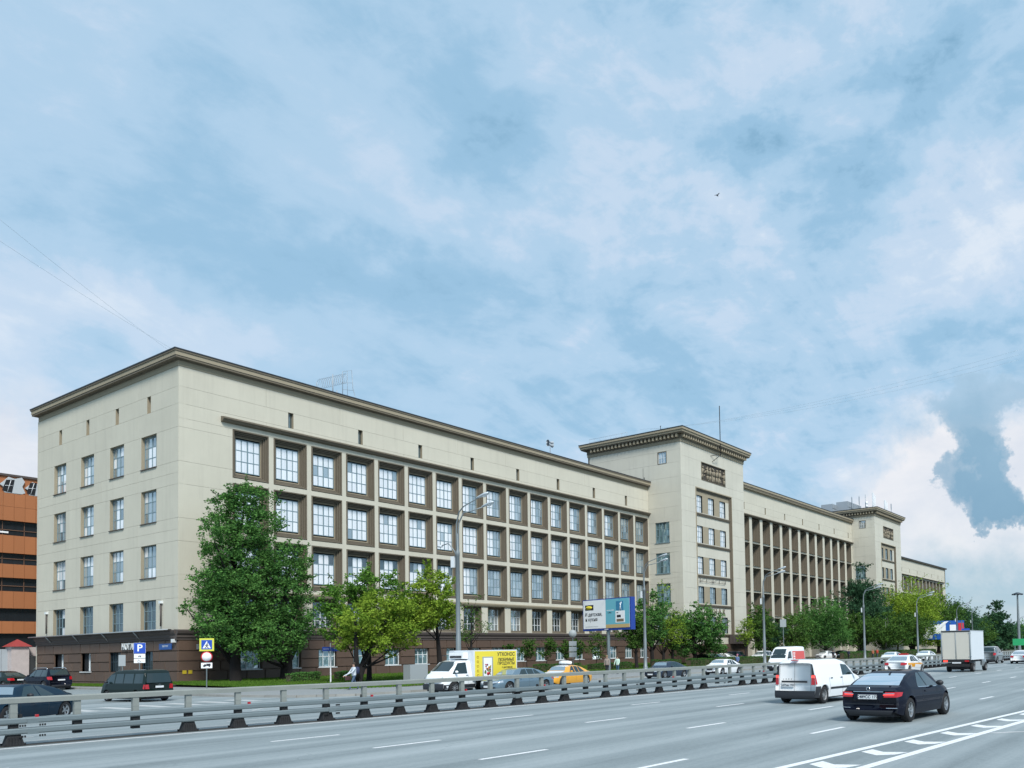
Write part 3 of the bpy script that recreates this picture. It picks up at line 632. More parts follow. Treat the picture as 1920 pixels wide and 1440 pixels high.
# ---- towers
def tower(x0, x1, y0, yb, zc, ztop, w_side, letters=False):
    dz = 0
    sidew = [(zb, zb + 3.2) for zb in (4.9, 9.5, 14.3, 19.12)]
    a0, a1 = -3.88 if x0 < 100 else -3.3, -1.3 if x0 < 100 else -.75
    rows = [(-.2, 4.8, even(y0, 0, 3.1))] ; z = 4.8
    for z0, z1 in sidew:
        if z0 - z > .5: rows += [(z, (z + z0) / 2, split(y0, 0, [], 3.4)), ((z + z0) / 2, z0, even(y0, 0, 6.2))]
        rows.append((z0, z1, split(y0, 0, [(a0, a1)]))); z = z1
    rows += [(z, 24.6, even(y0, 0, 3.1)), (24.6, 26.9, even(y0, yb, 5.9)), (26.9, 29.2, even(y0, yb, 4.4)), (29.2, 31.5, even(y0, yb, 5.9)), (31.5, 33.45, split(y0, yb, [(-3.62, -1.98)], 4.6)), (33.45, zc, even(y0, yb, 5.2))]
    bands('side', rows, x0, M_stucco2)
    for z0, z1 in sidew:
        o = inst('window', ring_steps(a1 - a0, z1 - z0, [(0, 0), (0, .22)]).mesh('reveal', [M_stoneL]), B); place('side', o, a1, z0, x0)
        muntins(a1 - a0, z1 - z0, 4, 3, .06, .06, .08, True, [.34, .67]).build('window_frame', M_winfr, o, (0, .14, 0)); panes_joined(a1 - a0, z1 - z0, 4, 3, .18, [.34, .67], .02).build('glazing', P_teal, o); MB().box(-.1, a1 - a0 + .1, -.1, .15, -.08, 0).build('sill', M_winfr, o)
    o = inst('window', ring_steps(1.64, 1.95, [(0, -.04), (.08, -.04), (.08, .2)]).mesh('reveal', [M_stone]), B); place('side', o, -1.98, 31.5, x0)
    muntins(1.48, 1.79, 3, 2, .05, .05, .06).build('window_frame', M_winwh, o, (.08, .12, .08)); panes_joined(1.48, 1.79, 3, 2, .16).build('glazing', P_grey, o, (.08, 0, .08))
    # front
    px0, px1 = x0 + 4.35, x1 - 4.62; rx0, rx1 = x0 + 6.35, x0 + 14.4
    rows = [(-.2, 4.8, split(x0, x1, [(px0, px1)], 3))]
    zs = [4.8, 7.2, 9.6, 12.0, 14.4, 16.8, 19.2, 21.6, 24.0, 26.2, 28.2]
    for i, (a, c) in enumerate(zip(zs, zs[1:])): rows.append((a, c, split(x0, x1, [(px0, px1)], 9 if i % 2 else 2.6)))
    rows += [(28.2, 29.57, even(x0, x1, 5.6)), (29.57, 32.53, split(x0, x1, [(rx0, rx1)], 6.4)), (32.53, zc, even(x0, x1, 7))]
    bands('front', rows, y0, M_stucco2)
    o = inst('window_field', ring_steps(px1 - px0, 28.4, [(0, 0), (0, -.08), (.16, -.08), (.16, .1), (.34, .1), (.34, .25), (.55, .25), (.55, .5)], [1, 1, 0, 0, 0, 0, 0]).mesh('moulded_frame', [M_stone, M_stoneL]), B, (px0, y0, -.2))
    ix0, ix1 = px0 + .55, px1 - .55
    fl = [(4.95, 7.6), (9.7, 12.45), (14.4, 17.2), (19.4, 22.15), (24.3, 27.05)]
    cols = [(px0 + .62, px0 + 2.62), (px0 + 4.5, px0 + 6.5), (px0 + 8.4, px0 + 10.4)] if px1 - px0 > 11.8 else [(px0 + .7, px0 + 2.5), (px0 + 4.2, px0 + 6.0), (px0 + 7.9, px0 + 9.7)]
    z = -.2
    for k, (z0, z1) in enumerate(fl):
        MB().box(ix0, ix1, y0 + .3, y0 + .7, z, z0 - .55).build('spandrel', M_stucco2, B)
        MB().prism([(y0 + .7, -.0), (y0 + .16, .0), (y0 + .10, .12), (y0 + .02, .28), (y0 + .02, .38), (y0 + .3, .42), (y0 + .7, .42)], ix0 - .1, ix1 + .1, 'x').build('sill_moulding', M_stone, B, (0, 0, z0 - .55))
        MB().box(ix0, ix1, y0 + .301, y0 + .7, z0 - .13, z0).build('spandrel', M_stucco2, B)
        c = ix0
        for w0, w1 in cols + [(ix1, ix1)]:
            if w0 > c + .02: MB().box(c, w0, y0 + .3, y0 + .7, z0, z1).build('pier', M_stoneL if c > ix0 and w0 < ix1 else M_stucco2, B)
            c = w1
            if w0 == w1: continue
            q = inst('window', ring_steps(w1 - w0, z1 - z0, [(0, .3), (0, .62)]).mesh('reveal', [M_stoneL]), B, (w0, y0, z0)); muntins(w1 - w0, z1 - z0, 4, 3, .05, .05, .07, True, [.34, .67]).build('window_frame', M_winfr, q, (0, .5, 0)); panes_joined(w1 - w0, z1 - z0, 4, 3, .54, [.34, .67], .008).build('glazing', P_bright if x0 < 100 and k > 1 else P_grey, q)
        z = z1
    MB().box(ix0, ix1, y0 + .3, y0 + .7, z, 27.8).build('spandrel', M_stoneL, B)
    # sculpted relief
    rl = inst('relief', ring_steps(rx1 - rx0, 2.96, [(0, 0), (0, -.06), (.1, -.06), (.1, .12)]).mesh('relief_frame', [M_stone]), B, (rx0, y0, 29.57))
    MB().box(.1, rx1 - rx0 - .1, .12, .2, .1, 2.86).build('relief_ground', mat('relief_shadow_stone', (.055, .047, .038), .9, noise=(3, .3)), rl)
    mr = mat('relief_stone', (.27, .235, .175), .9, noise=(4, .2)); n = 7
    for k in range(n):
        q = MB(); x = .5 + k * (rx1 - rx0 - 1.0) / (n - 1) + random.uniform(-.1, .1); s_ = random.uniform(.78, 1.08); ln = random.uniform(-.4, .4)
        q.tube([(x, .08, 2.0 * s_), (x + ln * .5, .02, 1.9 * s_), (x + ln, .03, 1.15 * s_)], [.16, .27, .2], 8); q.lathe([(.01, -.18), (.13, -.1), (.16, 0), (.12, .12), (.01, .18)], 8, 'z', (x, .02, 2.32 * s_))
        for sg in (-1, 1):
            q.tube([(x + ln, .05, 1.2 * s_), (x + ln + sg * .16, .0, .7), (x + ln + sg * random.uniform(.05, .3), .06, .16)], [.15, .12, .09], 6)
            q.tube([(x + sg * .22, .05, 1.9 * s_), (x + sg * random.uniform(.3, .5), -.02, random.uniform(1.3, 2.0)), (x + sg * random.uniform(.1, .5), .02, random.uniform(1.1, 2.5))], [.09, .08, .06], 6)
        q.build('figure', mr, rl)
    q = MB().box(3.6, 4.5, .02, .1, .3, 1.7).box(3.4, 4.7, -.0, .1, 1.7, 1.85).build('figure', mr, rl)
    for k in range(16): MB().lathe([(.01, -.06), (.12, -.02), (.14, .08)], 8, 'y', (random.uniform(.3, rx1 - rx0 - .3), .05, random.uniform(.3, 2.7))).build('boss', mr, rl)
    # cornice with dentils
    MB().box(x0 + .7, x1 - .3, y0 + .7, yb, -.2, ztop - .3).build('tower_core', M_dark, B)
    MB().box(x1 - .5, x1, y0 + .7, yb, -.2, zc).build('tower_wall', M_stucco2, B); MB().box(x0, x1, yb - .3, yb, 24, zc).build('tower_wall', M_stucco2, B)
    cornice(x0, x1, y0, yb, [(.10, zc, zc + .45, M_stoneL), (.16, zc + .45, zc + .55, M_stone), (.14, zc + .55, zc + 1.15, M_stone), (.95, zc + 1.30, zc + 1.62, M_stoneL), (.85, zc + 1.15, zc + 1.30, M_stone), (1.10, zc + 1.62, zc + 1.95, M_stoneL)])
    MB().box(x0 - 1.15, x1 + 1.15, y0 - 1.15, yb + 1.15, zc + 1.95, zc + 2.07).build('roof_edge', M_roof, B)
    dm = MB().box(-.15, .15, -.55, .0, 0, .5).mesh('dentil', M_stoneL)
    for k in range(int((x1 - x0) / .72) + 1): inst('dentil', dm, B, (x0 + .15 + k * .72, y0 - .15, zc + .62))
    for k in range(int((yb - y0) / .72)): inst('dentil', dm, B, (x0 - .15, y0 + .3 + k * .72, zc + .62), (0, 0, R(-90)))
tower(XT, XE, YT, 11.8, 34.6, 36.6, 2.6)
tower(X2, X2E, YT + .3, 11.0, 34.3, 36.3, 2.6)
for i, ch in enumerate('ГОЗНАК'): text('letter', ch, 1.25, M_stone, B, plane_mat((79.6 + i * 1.42, YT + .26, 8.42), (1, 0, 0)), .05)
MB().box(87.9, 93.9, YT - .9, YT, 3.2, 4.75).build('entrance_canopy', M_plinthm, B)
MB().box(XT - .05, XE + .05, YT - .08, 0, .0, 3.2).build('plinth', M_granite, B)
fp = MB(); fr0 = YT + .12
fp.tube([(78.6, fr0, 14.1), (87.3, fr0, 14.1)], .03, 5); fp.tube([(78.6, fr0, 13.2), (87.3, fr0, 13.2)], .03, 5)
for k in range(5): fp.tube([(78.8 + 2.1 * k, fr0, 14.15), (78.8 + 2.1 * k, fr0, 13.1)], .04, 5)
for k in range(4): fp.tube([(78.8 + 2.1 * k, fr0, 13.2 + .9 * (k % 2)), (80.9 + 2.1 * k, fr0, 14.1 - .9 * (k % 2))], .02, 4)
fp.build('banner_frame', M_plinthm, B)

# ---- long middle wing: tall piers with sill bars between
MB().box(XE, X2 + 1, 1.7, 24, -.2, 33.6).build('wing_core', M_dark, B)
bands('front', [(28.1, 29.1, even(XE, X2, 9.33)), (29.1, 30.42, split(XE, X2, [(97.05 + 9.33 * k, 97.5 + 9.33 * k) for k in range(8)])), (30.42, 32.8, even(XE, X2, 9.33))])
for k in range(8): slit('front', 97.05 + 9.33 * k, 29.1, 30.42, .45)
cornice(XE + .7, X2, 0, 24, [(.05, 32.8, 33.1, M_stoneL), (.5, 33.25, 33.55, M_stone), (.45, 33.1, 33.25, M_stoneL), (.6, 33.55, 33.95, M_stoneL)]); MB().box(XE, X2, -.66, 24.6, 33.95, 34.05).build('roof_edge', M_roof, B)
MB().prism([(-.5, .22), (-.5, .08), (-.35, -.04), (0, -.16), (0, .3)], XE, X2, 'x').build('hood_moulding', M_stone, B, (0, 0, 27.95))
MP = 4.645; xs2 = [108.7 + MP * k for k in range(-3, 13)]
m_me = ring_steps(3.46, 4.35, [(0, .01), (0, .5), (.10, .5), (.10, .8), (.22, .8), (.22, 1.1), (.36, 1.1), (.36, 1.35), (.5, 1.35), (.5, 1.5)], [0, 0, 0, 0, 0, 0, 0, 0, 0]).mesh('window_surround', [M_stone, M_stoneL])
m_fr = muntins(2.5, 3.45, 4, 3, .05, .06, .07, True, [.34, .67]).mesh('window_frame', M_winfr); m_gl = [panes_joined(2.5, 3.45, 4, 3, .03, [.34, .67]).mesh('glazing', P_dark) for _ in range(2)]
for x in xs2:
    MB().box(x, x + 1.15, 0, 1.6, -.2, 27.9).build('pier', M_stucco, B)
    for j in range(5):
        z = 23.2 - 4.79 * j; o = inst('window', m_me, B, (x + 1.15 + .0175, 0, z + .02)); inst('window_frame', m_fr, o, (.5, 1.42, .5)); inst('glazing', random.choice(m_gl), o, (.5, 1.42, .5))
        MB().box(-.01, 3.47, .25, 1.5, -.40, .03).build('sill', M_stucco, o)
# ---- far wing
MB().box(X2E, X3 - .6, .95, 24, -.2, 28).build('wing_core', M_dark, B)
MB().box(X3 - .7, X3, 0, 24, -.2, 27.3).build('end_wall', M_stucco, B)
FX = [250.1 - 3.93 * (k + 1) for k in range(16)]
f_me = ring_steps(3.45, 4.35, STEPS, SM).mesh('window_surround', [M_stone, M_stoneL]); f_gl = panes_joined(2.29, 2.95, 4, 3, .03).mesh('glazing', P_dark); f_fr = muntins(2.29, 2.95, 4, 3, .06, .06, .08, True).mesh('window_frame', M_winfr)
for x in FX:
    for j in range(3):
        o = inst('window', f_me, B, (x, 0, 22.6 - 4.35 - 4.9 * j)); inst('glazing', f_gl, o, (.58, .6, .7)); inst('window_frame', f_fr, o, (.58, .57, .7))
    MB().box(x + 3.45, x + 3.93, 0, .7, 8.4, 22.6).build('pier', M_stucco, B)
MB().box(FX[-1] - 1.2, FX[-1], 0, .7, 0, 22.6).build('pier', M_stucco, B); MB().box(250.1, X3, .001, .7, 0, 22.6).build('pier', M_stucco, B)
for z0, z1 in ((17.7, 18.25), (12.8, 13.35), (0, 8.45)): MB().box(FX[-1], 250.1, .002, .69, z0, z1).build('floor_band', M_stucco, B)
bands('front', [(22.6, 23.9, even(X2E, X3, 8)), (23.9, 25.0, split(X2E, X3, [(189.75 + 7.78 * k, 190.1 + 7.78 * k) for k in range(8)])), (25.0, 27.3, even(X2E, X3, 8))])
MB().prism([(-.45, .18), (-.45, .06), (0, -.16), (0, .25)], X2E, 251.2, 'x').build('hood_moulding', M_stone, B, (0, 0, 22.95))
for k in range(8): slit('front', 189.75 + 7.78 * k, 23.9, 25.0, .35)
cornice(X2E, X3, 0, 24, [(.05, 27.3, 27.5, M_stoneL), (.45, 27.6, 27.8, M_stone), (.55, 27.8, 28.0, M_roof)])
# ================================================================== CENTRAL BARRIER
M_galv = mat('galvanised_steel', (.225, .265, .275), .42, metal=.55, noise=(1.5, .10))
M_galvL = mat('pale_galvanised_steel', (.26, .28, .262), .6, metal=.2, noise=(2.5, .14), objvar=.05)
M_rust = mat('grimy_steel', (.016, .017, .019), .8, noise=(5, .5))
M_refl = mat('red_reflector', (.45, .02, .03), .35)
gbar = empty('crash_barrier', (0, 0, 0), 0, 'long galvanised steel crash barrier with three rails and flared black feet', 'crash barrier')
xs_ = [-60, -48, -40, -32, -27, -23, -18, -12.5, -7.5, -2.5, 2, 8, 15, 22, 30, 40, 50, 60] + list(range(80, 561, 20))
def rail(name, z0, z1, off, t, m, prof=None):
    mb = MB(); n = len(xs_)
    pr = prof or [(-t / 2, z0), (t / 2, z0), (t / 2, z1), (-t / 2, z1)]
    k = len(pr)
    for x in xs_:
        y = interp(BARR, x) + off
        for a, z in pr: mb.v.append((x, y + a, z))
    for i in range(n - 1):
        for j in range(k): mb.f.append((i * k + j, (i + 1) * k + j, (i + 1) * k + (j + 1) % k, i * k + (j + 1) % k)); mb.mi.append(0); mb.sm.append(False)
    return mb.build(name, m, gbar)
rail('top_rail', 1.18, 1.33, 0, .17, M_galvL, [(-.09, 1.17), (-.09, 1.30), (-.06, 1.335), (.06, 1.335), (.09, 1.30), (.09, 1.17)])
for off in (-.13, .13):
    s_ = 1 if off < 0 else -1
    W_ = lambda z: [(-.03 * s_, z), (.03 * s_, z + .01), (.03 * s_, z + .155), (-.03 * s_, z + .165), (-.05 * s_, z + .13), (-.05 * s_, z + .035)]
    rail('guard_rail', 0, 0, off, 0, M_galv, W_(.60)); rail('guard_rail', 0, 0, off, 0, M_galv, W_(.315))
up_me = MB().box(-.085, .085, -.06, -.045, .60, 1.17).box(-.085, -.07, -.045, .08, .60, 1.17).box(.07, .085, -.045, .08, .60, 1.17).box(-.09, .09, -.065, -.06, .9, .93).mesh('post', M_galvL)
lo_me = MB().box(-.10, .10, -.10, .10, .23, .60).mesh('post_lower', M_rust)
ft = MB(); ft.add([(-.225, -.16, .03), (.225, -.16, .03), (.225, .16, .03), (-.225, .16, .03), (-.095, -.09, .50), (.095, -.09, .50), (.095, .09, .50), (-.095, .09, .50)], [(0, 1, 5, 4), (1, 2, 6, 5), (2, 3, 7, 6), (3, 0, 4, 7), (4, 5, 6, 7)])
ft.box(-.25, .25, -.18, .18, .0, .032)
for sx in (-1, 1):
    for sy in (-1, 1): ft.box(sx * .23 - .02, sx * .23 + .02, sy * .17 - .02, sy * .17 + .02, .03, .075)
for q in range(-2, 3): ft.box(q * .07 - .008, q * .07 + .008, -.165, -.14, .03, .24)
ft_me = ft.mesh('foot', M_rust)
x = -18.13 - 1.545 * 26; k = 0; hang = {0: 1}
px_feet = []
while x < 330:
    if x < 110 or k % 1 == 0:
        y = interp(BARR, x); an = math.atan2(interp(BARR, x + .5) - interp(BARR, x - .5), 1)
        po = inst('post', up_me, gbar, (x, y, 0), (random.uniform(-.012, .012), random.uniform(-.008, .008), an)); inst('post_lower', lo_me, po)
        kk = round((x + 18.13) / 1.545)
        if kk not in (-4, -5, 9, 14, 17, 18, 27, 33, 41): inst('foot', ft_me, po)
    x += 1.545 if x < 110 else 3.09; k += 1
for kx in (-27.0, -21.0, -16.4, -11.9, -7.3, -2.8, 3.2, 9.6, 14.0):
    MB().box(kx + .11, kx + .18, interp(BARR, kx) - .06, interp(BARR, kx) + .02, .74, .83).build('reflector', M_refl, gbar); MB().box(kx - .28, kx - .18, interp(BARR, kx) + .05, interp(BARR, kx) + .12, .74, .86).build('reflector_back', M_rust, gbar)
bolt_me = MB().box(-.014, .014, -.014, .03, -.045, .01).mesh('bolt', M_rust)
for xa in range(-45, 60, 9):   # splice plates and bolts on the rails
    for z in (.56, .265):
        q = MB(); yy = interp(BARR, xa) - .172
        q.box(xa - .14, xa + .14, yy - .012, yy + .01, z + .035, z + .16)
        q.build('splice_plate', M_galv, gbar)
        for bx_ in (-.3, -.24, -.18, .18, .24, .3): inst('bolt', bolt_me, gbar, (xa + bx_, yy + .01, z - .0))

# ================================================================== STREET LAMPS
M_pole = mat('lamp_pole_grey', (.235, .27, .285), .5, metal=.4, noise=(1, .08)); M_head = mat('lamp_head', (.55, .60, .64), .35, metal=.2); M_lens = mat('lamp_glass', (.75, .78, .8), .2)
def lamp(x, y, h, ang, label, z0=.12, low=False, reach=2.3, base=True):
    t = empty('street_lamp', (x, y, z0), ang, label, 'street lamp', 'street lamps along the highway')
    mb = MB().lathe([(.24, 0), (.24, .55), (.19, .62), (.17, 1.6), (.17, 3.4), (.145, 3.5), (.135, h * .72), (.15, h * .72 + .01), (.15, h * .74), (.10, h * .76), (.085, h - 1.9)], 12); mb.build('pole', M_pole, t)
    if base: MB().lathe([(.30, 0), (.33, .08), (.30, .30), (.25, .34), (.25, .5)], 12).build('base_collar', M_pole, t)
    for s_, dzz in ((-.09, .0), (.09, -.0)):
        off = .60 * s_ / .09 * .5
        p = [(0, s_, h * .74), (0, s_, h - 1.9), (.05, s_ * 1.2, h - 1.2), (.35, s_ + off * .4, h - .55), (.85, s_ + off * .8, h - (.25 if s_ < 0 else .48)), (reach * (1 if s_ < 0 else .78), s_ + off * 1.6, h + (.12 if s_ < 0 else -.22))]
        a = MB().tube(p, [.045] * 4 + [.04, .035], 8).build('arm', M_pole, t)
        hx, hy, hz = p[-1]
        hd = MB(); hd.smooth = True; hd.lathe([(.015, -.55), (.07, -.5), (.11, -.3), (.15, 0), (.17, .25), (.13, .42), (.02, .5)], 12, 'x')
        hd.v = [(vx, vy, vz * .62 + .03) for vx, vy, vz in hd.v]; ho = hd.build('lamp_head', M_head, a, (hx + .3, hy, hz + .08), (0, R(-13), 0))
        MB().lathe([(.01, .0), (.12, .02), (.13, .06)], 10, 'z', (.12, 0, -.12)).build('lens', M_lens, ho)
    if low:
        a = MB().tube([(0, -.1, h * .72), (-.15, -.15, h * .75), (-.5, -.3, h * .79), (-.95, -.4, h * .78)], .035, 8).build('arm', M_pole, t)
        MB().lathe([(.02, .1), (.16, .06), (.2, -.02), (.1, -.05), (.01, -.06)], 12, 'z', (-1.1, -.42, h * .775)).build('lamp_head', M_head, a)
    MB().box(-.5 if low else -.36, -.22, -.1, .1, h * .66, h * .72).build('junction_box', M_winwh, t)
    return t
def face_cam(x, y): return 0
lamp(1.3, -32.6, 12.0, R(-85), 'tall double-armed street lamp with an extra short arm, behind the yellow delivery truck', .0, True)
lamp(35.2, -24.4, 11.6, R(-85), 'double-armed street lamp just right of the billboard', .12)
lamp(52.7, -29.5, 11.2, R(-85), 'double-armed street lamp between the white sedan and the white high-roof van', .12)
lamp(84, -31.2 + .6, 11.0, R(-85), 'double-armed street lamp above the white box van roof, in front of the tall dark tree', .12)
lamp(108, -31.5, 11.0, R(-85), 'double-armed street lamp in front of the yellow-green tree by the second tower', .0)
lamp(152, -27.5, 11.0, R(-85), 'distant street lamp beside the blue filling station sign', .12)
lamp(184, -23.5, 11.6, R(-85), 'far street lamp half lost in the trees right of the filling station sign', .12)
lamp(262, -21, 11.3, R(-85), 'farthest thin street lamp beside the floodlight mast', .12)
fm = empty('floodlight_mast', (222.5, -27.5, .12), 0, 'very tall grey floodlight mast with a round crown of lamps at the far right', 'floodlight mast')
MB().lathe([(.45, 0), (.4, 5), (.22, 16.3)], 12).build('pole', M_pole, fm)
q = MB().lathe([(.3, 16.3), (1.25, 16.35), (1.3, 16.5), (.3, 16.9)], 16)
q.build('lamp_ring', mat('floodlight_dark', (.05, .07, .09), .5), fm)
for k in range(8):
    a = k * math.pi / 4; MB().box(-.25, .25, -.16, .16, -.15, .2).build('floodlight', MATS['floodlight_dark'], fm, (1.25 * math.cos(a), 1.25 * math.sin(a), 16.3), (0, 0, a))

# ================================================================== SIGNS
M_signblue = mat('sign_blue', (.02, .08, .46), .4); M_signyel = mat('sign_yellow', (.66, .68, .08), .4); M_white = mat('sign_white', (.88, .90, .92), .4); M_red = mat('sign_red', (.6, .03, .04), .4); M_black = mat('sign_black', (.015, .018, .03), .5); M_signback = mat('sign_back_grey', (.33, .37, .39), .6)
toC = math.atan2(CAMP.y + 20, CAMP.x + 5)
def facing(x, y, yaw_off=0):
    "frame whose local -y looks at the camera position"
    return math.atan2(CAMP.y - y, CAMP.x - x) + math.pi / 2 + yaw_off
def up(parent, name, s_, size, m, x, z, y=-.03, sx=1): return text(name, s_, size, m, parent, Matrix.Translation((x, y, z)) @ Matrix.Rotation(R(90), 4, 'X'), .003, sx=sx)
t = empty('crossing_sign', (-7.95, -19.3, .12), facing(-7.95, -19.3), 'post with yellow-edged pedestrian crossing sign above a white round sign and truck plate', 'road sign')
MB().lathe([(.035, 0), (.035, 3.4)], 8).build('pole', M_galv, t)
o = bx('crossing_plate', M_signyel, t, -.42, .42, -.06, -.045, 2.68, 3.5); bx('blue_panel', M_signblue, o, -.31, .31, -.066, -.06, 2.79, 3.39)
MB().prism([(-.24, 2.86), (.24, 2.86), (0, 3.33)], -.072, -.066, 'y').build('triangle', M_white, o)
q = MB(); q.tube([(.0, -.078, 3.0), (-.1, -.078, 2.88)], .022, 5); q.tube([(.0, -.078, 3.0), (.09, -.078, 2.88)], .022, 5); q.tube([(0, -.078, 3.0), (.02, -.078, 3.13)], .03, 5); q.tube([(.02, -.078, 3.12), (-.09, -.078, 3.03)], .016, 5); q.tube([(.02, -.078, 3.12), (.09, -.078, 3.02)], .016, 5); q.lathe([(.005, -.01), (.035, 0), (.005, .01)], 8, 'y', (.03, -.078, 3.19)); q.build('walking_figure', M_black, o)
o = MB().lathe([(.0, -.05), (.34, -.05), (.34, -.035), (0, -.035)], 28, 'y', (0, 0, 2.31)).build('round_plate', M_red, t); MB().lathe([(.0, -.057), (.275, -.057), (.275, -.05)], 28, 'y', (0, 0, 2.31)).build('white_disc', M_white, o)
o = bx('truck_plate', M_white, t, -.32, .32, -.05, -.038, 1.58, 1.93)
MB().box(-.02, .22, -.058, -.05, 1.72, 1.87).box(-.22, -.03, -.058, -.05, 1.70, 1.77).box(-.15, -.03, -.058, -.05, 1.77, 1.83).lathe([(0, -.058), (.04, -.058), (.04, -.05)], 10, 'y', (-.14, 0, 1.69)).lathe([(0, -.058), (.04, -.058), (.04, -.05)], 10, 'y', (.15, 0, 1.69)).build('truck_symbol', M_black, o)
t = empty('parking_sign', (-7.46, -9.4, .12), facing(-7.46, -9.4), 'blue and white P parking sign with two small plates under it, behind the black minivan', 'road sign')
MB().lathe([(.035, 0), (.035, 3.5)], 8).build('pole', M_galv, t)
o = bx('parking_plate', M_signblue, t, -.36, .36, -.05, -.035, 2.66, 3.40); bx('border', M_white, o, -.37, .37, -.045, -.03, 2.65, 3.41); up(o, 'lettering', 'P', .70, M_white, 0, 3.03, -.056)
o = bx('tow_plate', M_white, t, -.35, .35, -.05, -.035, 2.33, 2.62); MB().box(-.08, .10, -.058, -.05, 2.44, 2.50).box(.04, .07, -.058, -.05, 2.39, 2.45).box(-.06, -.03, -.058, -.05, 2.39, 2.45).build('symbol', M_black, o)
o = bx('disabled_plate', M_white, t, -.35, .35, -.05, -.035, 1.98, 2.29)
q = MB(); q.tube([(-.07, -.056, 2.23), (-.06, -.056, 2.13), (.02, -.056, 2.13), (.06, -.056, 2.05), (.11, -.056, 2.06)], .012, 5); q.tube([(-.06 + .07 * math.cos(a / 3 + 2), -.056, 2.09 + .07 * math.sin(a / 3 + 2)) for a in range(12)], .009, 4); q.build('symbol', M_black, o)
t = empty('grey_sign', (-6.2, -4.0, .12), facing(-6.2, -4.0), 'small grey box sign on a short post left of the parking sign', 'road sign'); MB().lathe([(.04, 0), (.04, 2.2)], 8).build('pole', M_galv, t); bx('plate', M_signback, t, -.26, .2, -.06, .0, 1.75, 2.6)
t = empty('street_name_sign', (4.2, -15.2, .12), facing(4.2, -15.2), 'white pole with blue street name plates beside the walking pedestrian', 'street sign')
MB().lathe([(.06, 0), (.045, 3.25)], 8).build('pole', M_white, t); o = bx('name_plate', M_signblue, t, -.62, .0, -.07, -.05, 2.62, 2.95); bx('name_plate', M_signblue, t, .0, .68, -.03, -.01, 2.60, 2.90); bx('text_line', M_white, o, -.55, -.1, -.075, -.07, 2.77, 2.80)
MB().tube([(-.12, 0, 3.2), (-.1, 0, 3.36), (0, 0, 3.3), (.08, 0, 3.4), (.16, 0, 3.28)], .02, 5).build('house_number', M_black, t)
t = empty('round_sign', (33.4, -16.3, .12), facing(33.4, -16.3), 'back of a grey round road sign with small plates, left of the billboard post', 'road sign')
MB().lathe([(.045, 0), (.045, 4.6)], 8).build('pole', M_galv, t); MB().lathe([(0, -.05), (.42, -.05), (.42, -.03), (0, -.03)], 24, 'y', (0, 0, 4.15)).build('round_plate', M_signback, t)
for z in (3.35, 2.75, 2.15): bx('small_plate', M_signback, t, -.40, .40, -.05, -.03, z - .5, z)
t = empty('square_sign', (79, -20, .12), facing(79, -20), 'grey square sign back on a thin pole behind the white high-roof van', 'road sign'); MB().lathe([(.06, 0), (.06, 6.3)], 8).build('pole', M_galv, t); bx('plate', M_signback, t, -.45, .45, -.06, -.03, 5.35, 6.5)
for k, (x, y, z0, z1, w, m_, lb) in enumerate([(145.9, -37.9 + 8, 2.7, 5.6, 1.5, M_signblue, 'tall blue route sign standing right of the fir tree'), (134.9, -31.0, 1.7, 2.6, 1.0, M_signback, 'small grey sign low beside the trees right of the box truck')]):
    t = empty('route_sign', (x, y, .12), facing(x, y), lb, 'road sign'); MB().lathe([(.09, 0), (.09, z1 + (1.6 if k == 0 else .1))], 8).build('pole', M_galv, t); bx('plate', m_, t, -.1, w, -.1, -.06, z0, z1)

# ---- billboard: two-sided 6 x 3 m panel on a post
C0, C1 = Vector((31.13, -19.64, 0)), Vector((29.9, -26.67, 0))
dd = (C1 - C0); BL = dd.length; bw_ = 6.9; bang = math.atan2(dd.y, dd.x)
t = empty('billboard', ((C0.x + C1.x) / 2, (C0.y + C1.y) / 2, .12), bang, 'large billboard with blue frame advertising a white toy kitchen on a single post', 'billboard')
M_bbblue = mat('billboard_blue', (.015, .05, .28), .5)
MB().lathe([(.19, 0), (.17, 4.4)], 12).build('post', M_galv, t)
fr = bx('frame', M_bbblue, t, -bw_ / 2, bw_ / 2, -.25, .35, 4.28, 7.45)
bx('poster', M_white, fr, -bw_ / 2 + .10, bw_ / 2 - .16, -.27, -.25, 4.50, 7.36)
M_bbteal = mat('poster_teal', (.15, .46, .56), .6)
bx('poster_half', M_bbteal, fr, -.05, bw_ / 2 - .16, -.275, -.27, 4.85, 7.36); bx('poster_floor', mat('poster_wood', (.55, .40, .18), .6), fr, -.05, bw_ / 2 - .16, -.275, -.27, 4.5, 4.85)
lg = bx('logo', M_black, fr, -bw_ / 2 + .38, -bw_ / 2 + 1.62, -.275, -.27, 6.36, 6.90)
o = MB().lathe([(0, -.279), (.5, -.279), (.5, -.275)], 24, 'y', (0, 0, 0)); o.v = [(x, y, z * .36) for x, y, z in o.v]; o.build('logo_oval', mat('logo_yellow', (.75, .62, .05), .5), lg, (-bw_ / 2 + .94, 0, 6.63)); up(lg, 'logo_lettering', 'ИКЕА', .42, M_black, -bw_ / 2 + .94, 6.63, -.285, 1.05)
up(fr, 'slogan', 'И детская,', .50, M_black, -bw_ / 2 + 1.62, 5.92, -.278); up(fr, 'slogan', 'и кухня', .50, M_black, -bw_ / 2 + 1.30, 5.42, -.278)
for z in (4.72, 4.66): bx('small_print', M_signback, fr, -bw_ / 2 + .4, -bw_ / 2 + 2.3, -.275, -.271, z, z + .02)
up(fr, 'lettering', 'детская кухня', .15, M_white, .62, 6.25, -.28); up(fr, 'lettering', '4 999.–', .2, M_black, .55, 6.0, -.28)
